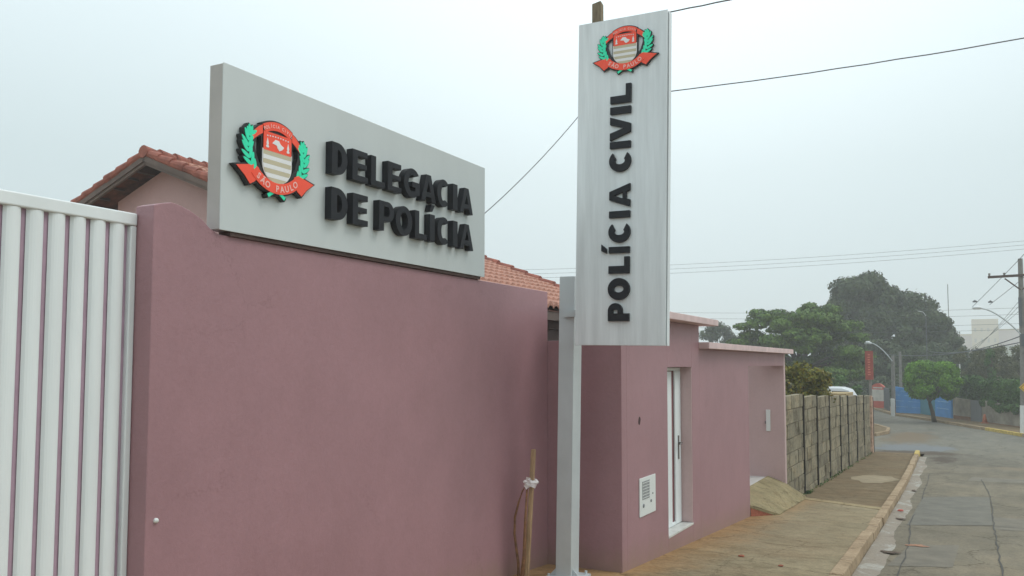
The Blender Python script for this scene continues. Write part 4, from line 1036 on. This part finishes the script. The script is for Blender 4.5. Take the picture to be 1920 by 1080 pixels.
obj('wall', wallseg(wallseg(MB(), (-3.05, 64.8), (-2.45, 63.2), -1.95, -.15), (-2.45, 63.2), (-2.05, 62.3), -1.95, -.15), TEAL, bl_, label='teal angled section of the blue wall')
obj('wall', wallseg(MB(), (-2.05, 62.3), (-1.05, 60.0), -1.95, -.02), BLUE, bl_, label='blue wall face right of the tree trunk')
m = MB()
for i, z_ in enumerate((-1.25, -.85, -.45, -.15)):
    for k in range(6):
        if (k+i) % 4 == 3: continue
        f0 = k/6+.02*i; f1 = f0+.17
        a = (-4.70+1.65*f0, 65.47-.7*f0); b = (-4.70+1.65*f1, 65.47-.7*f1)
        wallseg(m, (a[0], a[1]-.006), (b[0], b[1]-.006), z_-.01*k, z_+.035-.012*k, .004)
for z_ in (-.7, -1.15): wallseg(m, (-1.95, 62.05), (-1.2, 60.33), z_, z_+.05, .004)
obj('paint_streak', m, BLUEL, bl_)
tag(obj('white_gatepost', MB().box(-4.90, -4.74, 65.3, 65.46, -1.9, .05), LIMEW), 'narrow white gatepost at the left end of the blue wall', 'gatepost')
rw = thing('painted_wall', 'wall painted red, cream and red left of the grey sheet gate', 'wall', (-6.5, 72.3, gz(72)))
a_, b_ = (-6.95, 72.6), (-5.95, 71.9)
obj('wall', wallseg(MB(), a_, b_, -1.15, -.25), REDW, rw, label='cream middle band')
obj('wall', wallseg(MB(), a_, b_, -1.95, -1.152), REDB, rw, label='red lower band')
m = wallseg(MB(), a_, b_, -.248, -.02); 
fr = (Vector((a_[0], a_[1], 0)), (Vector((b_[0], b_[1], 0))-Vector((a_[0], a_[1], 0))), Vector((0, 0, 1)), Vector((.57, .82, 0)))
m.prism(fr, [[(0, -.018)]+[(f, -.018+.26*math.sin(math.pi*f)) for f in np.linspace(.02, .98, 12)]+[(1, -.018)]], 0, .16)
obj('wall', m, REDB, rw, label='red arched upper band')
obj('wall_stripe', wallseg(MB(), (a_[0]+.15, a_[1]-.12), (b_[0]-.15, b_[1]+.08), -.16, -.06, .02), REDW, rw)
gg = thing('sheet_gate', 'grey sheet metal gate between the painted wall and the blue wall', 'gate', (-5.4, 68.5, gz(68)))
obj('panel', wallseg(MB(), (-5.93, 71.6), (-5.28, 67.6), -1.85, -.05, .05), GREYM, gg)
m = MB()
for k in range(9):
    f = k/8; m.box(-5.93+.65*f-.02, -5.93+.65*f+.02, 71.58-4*f-.05, 71.58-4*f, -1.83, -.07)
obj('ribs', m, GREYM, gg)
tag(obj('white_bollard', MB().box(-4.83, -4.58, 63.1, 63.35, -1.9, -.62), LIMEW, bevel=.03), 'white painted square post base in front of the blue wall', 'bollard')
# old grey walls on the right
gw = thing('grey_wall', 'old grey rendered wall under the hedge on the right', 'wall', (1.5, 55, gz(55)))
obj('wall', wallseg(MB(), (-.95, 59.8), (.02, 57.9), -1.95, (-.35, -.42)), GREYW, gw)
obj('wall', wallseg(MB(), (.62, 56.7), (2.95, 51.6), -1.95, (-.38, -.62)), GREYW, gw)
obj('wall', wallseg(MB(), (2.95, 51.6), (6.2, 44.2), -1.95, -.6), GREYW, gw)
obj('gate_panel', wallseg(MB(), (.04, 57.9), (.60, 56.8), -1.9, -.42, .05), GREYM, gw)
m = wallseg(MB(), (-.93, 59.72), (.02, 57.83), -1.95, -1.45, .004); m = wallseg(m, (.64, 56.63), (2.95, 51.52), -1.95, -1.62, .004)
obj('soil_stain', m, simple('red_soil_stain', (.22, .11, .06), .9, 0, .4, 3), gw)
cn = thing('rusty_post', 'small rust-red post standing on the opposite pavement by the grey wall', 'cone', (.75, 55.8, gz(55.8)))  # cone shape stands in for a small rust-red post
m = MB(); m.tube([(.75, 55.8, -1.64), (.75, 55.8, -1.15)], [.15, .05], 12); obj('post_body', m, ORG, cn, smooth=True)
obj('post_base', MB().box(.55, .95, 55.6, 56.0, -1.67, -1.635), ORG, cn)
# right-hand roof
hr = thing('brown_roof_house', 'house with an old brown tiled roof behind the hedge', 'house', (3.6, 76, gz(76)))
m = MB(); m.face([(1.75, 74.6, .35), (7, 72, .35), (7, 76, 1.75), (2.2, 78, 1.65)]); m.face([(1.75, 74.6, .35), (2.2, 78, 1.65), (1.9, 82, .35)])
obj('roof', m, simple('brown_tile', (.17, .095, .07), .9, 0, .4, 2.5, bmp=.5), hr)
obj('wall', MB().box(2.0, 7, 74.9, 80, -1.9, .33), simple('old_house_wall', (.20, .15, .12), .9, 0, .2), hr)
tp = thing('blue_tarp_roof', 'small light blue lean-to roof right of the round tree', 'roof', (-.55, 66, gz(66)))
m = MB(); m.face([(-.95, 65.5, .25), (.0, 65.5, .10), (.0, 67, .55), (-.95, 67, .6)]); m.face([(-.95, 65.5, .20), (.0, 65.5, .05), (.0, 65.5, .10), (-.95, 65.5, .25)])
obj('roof_sheet', m, simple('light_blue_sheet', (.14, .36, .48), .6), tp)
obj('post', MB().tube([(-.9, 65.6, -1.8), (-.9, 65.6, .22)], .05, 6), BARK, tp); obj('post', MB().tube([(-.05, 65.6, -1.8), (-.05, 65.6, .08)], .05, 6), BARK, tp)
# house and parked van over the block wall
h2 = thing('small_house', 'small white house with a faded red roof over the block wall', 'house', (-8.3, 50.5, gz(50)))
obj('wall', MB().box(-9.6, -6.6, 49.6, 53, -1.7, .70), simple('white_house_wall', (.55, .54, .50), .8), h2)
m = MB(); m.face([(-9.9, 49.2, 1.15), (-6.3, 49.2, .55), (-6.3, 53.2, .55), (-9.9, 53.2, 1.15)]); m.face([(-9.9, 49.2, 1.05), (-6.3, 49.2, .45), (-6.3, 49.2, .55), (-9.9, 49.2, 1.15)])
m.face([(-9.9, 49.2, 1.15), (-9.9, 53.2, 1.15), (-12.5, 53.2, .5), (-12.5, 49.2, .5)])
obj('roof', m, simple('faded_red_tile', (.40, .20, .15), .85, 0, .3, 6), h2)
obj('window', MB().box(-7.7, -7.0, 49.57, 49.6, -.2, .4), GLASS, h2)
h3 = thing('pale_house', 'pale building seen between the trunk and leaves of the broad tree', 'building', (-9.5, 66, gz(66)))
obj('wall', MB().box(-10.3, -9.5, 66, 70, -1.8, 1.15), simple('pale_wall', (.60, .58, .56), .8), h3)
obj('roof', MB().box(-10.4, -9.4, 65.8, 70.2, 1.152, 1.3), FASC, h3)
obj('window', MB().box(-10.1, -9.8, 65.97, 66, -.2, .7), GLASS, h3)
vn = thing('parked_van', 'white van with its roof showing above the far end of the block wall', 'van', (-5.4, 45.5, gz(45.5)))
fr = (Vector((0, 44.6, 0)), Vector((1, 0, 0)), Vector((0, 0, 1)), Vector((0, 1, 0)))
m = MB(); m.prism(fr, [[(-8.1, -1.45), (-4.75, -1.45), (-4.66, -.75), (-4.8, -.28), (-5.05, .06), (-5.3, .46), (-5.7, .58), (-7.8, .62), (-8.1, .4)]], 0, 1.75)
obj('body', m, CARW, vn, bevel=.08)
m = MB(); m.prism(fr, [[(-5.12, .05), (-5.32, .38), (-6.1, .40), (-6.1, -.1), (-5.05, -.1)]], -.004, .01); m.prism(fr, [[(-6.2, .40), (-7.1, .41), (-7.1, -.1), (-6.2, -.1)]], -.004, .01)
obj('window', m, GLASS, vn)
for (x_, y_) in ((-5.4, 44.6), (-7.4, 44.6), (-5.4, 46.2), (-7.4, 46.2)):
    m = MB(); m.tube([(x_, y_-.02, -1.42), (x_, y_+.18, -1.42)], .32, 16); obj('wheel', m, BACK, vn)
lw = thing('ochre_lean_to', 'low ochre sheet roof just behind the block wall', 'roof', (-4.9, 35, gz(35)))
m = MB(); m.box(-5.6, -4.42, 36.3, 38.6, .42, .54); obj('roof_sheet', m, OCHRE, lw)
for x_ in (-5.5, -4.5):
    for y_ in (36.4, 38.5): obj('post', MB().box(x_-.05, x_+.05, y_-.05, y_+.05, -1.8, .42), DARKW, lw)
# red upright street sign
rsn = thing('red_banner_sign', 'narrow red upright sign on a post at the far end of the block wall', 'sign', (-3.55, 36.8, gz(36.8)))
m = MB(); m.tube([(-3.56, 36.95, -1.75), (-3.56, 36.95, 2.2)], .055, 8); obj('post', m, CONCP, rsn)
m = MB(); m.box(-3.73, -3.43, 36.8, 36.88, 1.10, 2.26); obj('panel', m, simple('faded_red', (.30, .075, .06), .8, 0, .15, 6), rsn)
m = MB(); rd = random.Random(6)
for k in range(9):
    z_ = 1.28+k*.10; w_ = rd.uniform(.03, .06)
    m.box(-3.585-w_, -3.585+w_, 36.796, 36.799, z_, z_+.05)
obj('faded_lettering', m, simple('faded_pink', (.50, .18, .14), .7), rsn)
# street lamps and poles
def lamp_arm(m, a, b, r_=.035):
    a = Vector(a); b = Vector(b); pts = []
    for k in range(9):
        f = k/8; p_ = a.lerp(b, f); p_.z = a.z+(b.z-a.z)*(1-(1-f)**1.6); pts.append(p_)
    return m.tube(pts, r_, 7)
sl1 = thing('street_lamp', 'curved street lamp beyond the block wall, left of the round tree', 'street lamp', (-4.7, 64.0, gz(64)))
m = MB(); m.tube([(-4.70, 64.0, -1.8), (-4.68, 64.0, 2.35)], [.15, .11], 10); obj('pole', m, CONCP, sl1)
obj('arm', lamp_arm(MB(), (-4.70, 63.9, 1.95), (-6.05, 63.7, 3.22), .032), STEEL, sl1)
m = MB(); m.tube([(-6.0, 63.7, 3.20), (-6.15, 63.7, 3.24), (-6.38, 63.7, 3.26), (-6.48, 63.7, 3.25)], [.05, .11, .13, .05], 8); obj('lamp_head', m, LAMPH, sl1, smooth=True)
up = thing('utility_pole', 'concrete utility pole with crossarm and lamp, white painted foot, at the right edge', 'utility pole', (2.37, 48, gz(48)))
PXp = 2.40
m = MB(); m.tube([(2.33, 48, -1.75), (2.40, 48, 2), (2.42, 48, 6.93)], [.17, .15, .11], 10); obj('pole', m, CONCP, up)
m = MB(); m.tube([(2.33, 48, -1.70), (2.36, 48, -.28)], [.185, .180], 12); obj('painted_foot', m, LIMEW, up)
m = MB(); m.bar((.98, 47.86, 6.06), (4.0, 47.80, 6.12), .10, .12); m.bar((1.72, 47.84, 5.96), (2.38, 47.85, 5.38), .05, .06); m.bar((3.1, 47.82, 5.96), (2.46, 47.85, 5.38), .05, .06); obj('crossarm', m, DARKW, up)
for x_ in (1.05, 1.7, 3.2, 3.9): obj('insulator', MB().tube([(x_, 47.85, 6.1), (x_, 47.85, 6.25)], [.04, .055], 8), CONCP, up)
obj('lamp_arm', lamp_arm(MB(), (2.36, 47.9, 3.15), (.62, 47.2, 4.48), .035), STEEL, up)
m = MB(); m.tube([(.68, 47.2, 4.47), (.55, 47.15, 4.51), (.35, 47.1, 4.52), (.25, 47.05, 4.50)], [.04, .09, .10, .04], 8); obj('lamp_head', m, LAMPH, up, smooth=True)
obj('junction_box', MB().box(2.30, 2.52, 47.72, 47.84, 2.6, 3.2), CABLEF, up); obj('cable_cover', MB().box(2.26, 2.40, 47.72, 47.82, 3.6, 5.0), CABLEF, up)
wsn = thing('warning_sign', 'yellow diamond warning sign fixed to the right hand utility pole', 'sign', (2.6, 47.7, .6))
fr = (Vector((2.58, 47.70, .60)), Vector((1, 0, 0)), Vector((0, 0, 1)), Vector((0, -1, 0)))
m = MB(); m.prism(fr, [[(0, -.42), (.42, 0), (0, .42), (-.42, 0)]], 0, .02); obj('panel', m, YEL, wsn)
m = MB(); m.prism(fr, [[(-.12, -.05), (.0, .12), (.06, .06), (-.02, -.1)]], .0205, .023); m.prism(fr, [[(0, -.36), (.36, 0), (0, .36), (-.36, 0)], [(0, -.33), (.33, 0), (0, .33), (-.33, 0)]], .0205, .023); obj('sign_marking', m, BACK, wsn)
# wooden post right behind the upright sign
wp_ = thing('timber_pole', 'weathered square timber pole whose top shows above the upright sign', 'utility pole', (-5.4, 12.9, gz(12.9)))
m = MB(); m.hexa([(-5.50, 12.83, -1), (-5.31, 12.83, -1), (-5.31, 13.0, -1), (-5.50, 13.0, -1), (-5.47, 12.84, 7.76), (-5.31, 12.84, 7.79), (-5.31, 12.97, 7.76), (-5.47, 12.97, 7.75)])
obj('pole', m, POSTW, wp_, bevel=.01)
for z_ in (7.35, 5.9): obj('bolt', MB().tube([(-5.40, 12.8, z_), (-5.40, 13.05, z_)], .018, 8), CABLEF, wp_)
# distant slender pole and mast
def mini(name, lab, cat, x_, y_, z1, r_, head=True, mat=CONCP):
    t = thing(name, lab, cat, (x_, y_, gz(y_)))
    m = MB(); m.tube([(x_, y_, gz(y_)-.2), (x_, y_, z1)], [r_*1.2, r_], 7); obj('pole', m, mat, t)
    if head:
        m = MB(); m.tube([(x_, y_, z1), (x_-.2, y_, z1+.3), (x_-.6, y_, z1+.4)], [r_*.6, r_*.5, r_*.9], 6); obj('lamp_head', m, LAMPH, t)
mini('lamp_post', 'slender pale lamp post standing out against the tall dark tree', 'street lamp', -2.98, 76, 5.7, .03, True, CABLEF)
mini('lamp_post', 'slender grey lamp post just above the round tree', 'street lamp', -.62, 75, 2.4, .05, False, LIMEW)
mini('concrete_pole', 'thin concrete pole just right of the curved street lamp', 'utility pole', -4.6, 70, 2.7, .1, False)
mini('radio_mast', 'very thin radio mast barely visible in the mist', 'mast', -2.6, 150, 14.5, .06, False, CABLEF)
# far buildings
fb = thing('far_building', 'cream building block dissolving in the mist beyond the right hand trees', 'building', (3.5, 300, -1.9))
obj('wall', MB().box(1.2, 8.6, 300, 313, -2.2, 16.0), CREAM, fb)
for i in range(4):
    for j in range(3): obj('window', MB().box(1.9+i*1.8, 2.5+i*1.8, 299.9, 300, 5.4+j*3.3, 6.6+j*3.3), simple('far_window', (.46, .43, .37), .5), fb)  # low-contrast panes, mist put into their colour
fb = thing('far_building', 'wide pinkish pale building low in the mist left of the cream block', 'building', (-3, 305, -1.9))
obj('wall', MB().box(-8.8, 1.15, 304, 314, -2.2, 11.0), CREAM2, fb)
obj('roof', MB().box(-9.0, 1.18, 303.8, 314, 11.003, 11.5), CREAM, fb)
fb = thing('far_building', 'pale block low in the mist behind the utility pole', 'building', (13, 300, -1.9))
obj('wall', MB().box(8.65, 19, 303, 313, -2.2, 12.4), CREAM2, fb)
obj('roof', MB().box(8.62, 19.2, 302.8, 313, 12.403, 12.9), CREAM, fb)

# ================================================================== CABLES
def cable(label, a, b, sag, r_, mat=CABLE, group=None, n=24, wig=0):
    a = Vector(a); b = Vector(b); rd = random.Random(int(a.x*10+b.y)); pts = []
    for k in range(n+1):
        f = k/n; p_ = a.lerp(b, f); p_.z -= sag*4*f*(1-f)
        if wig: p_.z += rd.uniform(-wig, wig)
        pts.append(p_)
    return tag(obj('overhead_cable', MB().tube(pts, r_, 6), mat, smooth=True), label, 'cable', group)
cable('black cable running from behind the upright sign to the upper right edge of the sky', (-5.38, 12.86, 6.12), (4.6, 13.9, 6.62), .16, .008, wig=.005)
cable('short twisted cable leaving the top corner of the upright sign', (-5.38, 12.86, 7.39), (0.2, 8.3, 5.45), .05, .009, wig=.004)
cable('sagging drop cable between the upright sign and the long sign', (-5.40, 12.84, 6.2), (-6.55, 9.9, 3.3), .16, .006)
g_ = 'thin wires across the misty sky'
for i, (z0, z1) in enumerate(((9.15, 9.35), (8.85, 9.10), (8.55, 8.85))):
    cable('thin grey wires high across the misty sky, in a band of three', (-30, 52, z0-.75), (4.2, 59.9, z1), .35, .009, CABLEF, 'three thin high wires')
for i, (z0, z1) in enumerate(((5.5, 5.25), (5.1, 4.85), (4.45, 4.3), (4.1, 3.95))):
    cable('thin grey wires passing in front of the far trees', (-22, 56.8, z0), (6, 60, z1), .25, .008, CABLEF, 'thin wires before the far trees')
cable('dark slanting wire left of the right hand crossarm', (.3, 56, 5.1), (4.2, 36, 8.4), .1, .014, CABLEF)
cable('second dark slanting wire just right of the first by the crossarm', (1.2, 56, 5.2), (4.6, 40, 7.6), .1, .014, CABLEF)
for i, (a, b) in enumerate((((2.3, 48, 3.1), (-3.5, 82, 3.0)), ((2.3, 48, 2.8), (-8, 84, 2.9)))):
    cable(['heavy dark cable from the right hand pole towards the tall tree, upper one', 'heavy dark cable from the right hand pole towards the tall tree, lower one'][i], a, b, .5, .025, CABLEF)
for i in range(3):
    cable('loose wires fanning left from the middle of the right hand pole', (2.35, 48, 4.9-.25*i), (-1.0, 78+i*3, 1.6+.5*i), .3, .010, CABLEF, 'wires fanning from the right hand pole')
for i, (x_, y_, z_, lb) in enumerate(((.43, 55, 5.32, 'left of two small dark spacers hanging on the slanting wires'), (1.22, 55, 5.27, 'right of two small dark spacers hanging on the slanting wires'))):
    m = MB(); m.tube([(x_-.12, y_, z_), (x_, y_, z_+.05), (x_+.12, y_, z_)], [.03, .075, .03], 7)
    tag(obj('wire_spacer', m, CABLEF), lb, 'spacer', 'spacers on the slanting wires')

# ================================================================== MORNING MIST
m = MB(); m.box(-220, 220, -40, 345, -5, 20.5)
hz = bpy.data.materials.new('mist'); hz.use_nodes = True; t = hz.node_tree; t.nodes.clear()
o_ = t.nodes.new('ShaderNodeOutputMaterial'); pv = t.nodes.new('ShaderNodeVolumePrincipled')
pv.inputs['Color'].default_value = (.97, .995, 1, 1); pv.inputs['Density'].default_value = .0021; pv.inputs['Anisotropy'].default_value = .1
t.links.new(pv.outputs[0], o_.inputs['Volume'])
tag(obj('haze', m, hz), kind='stuff')
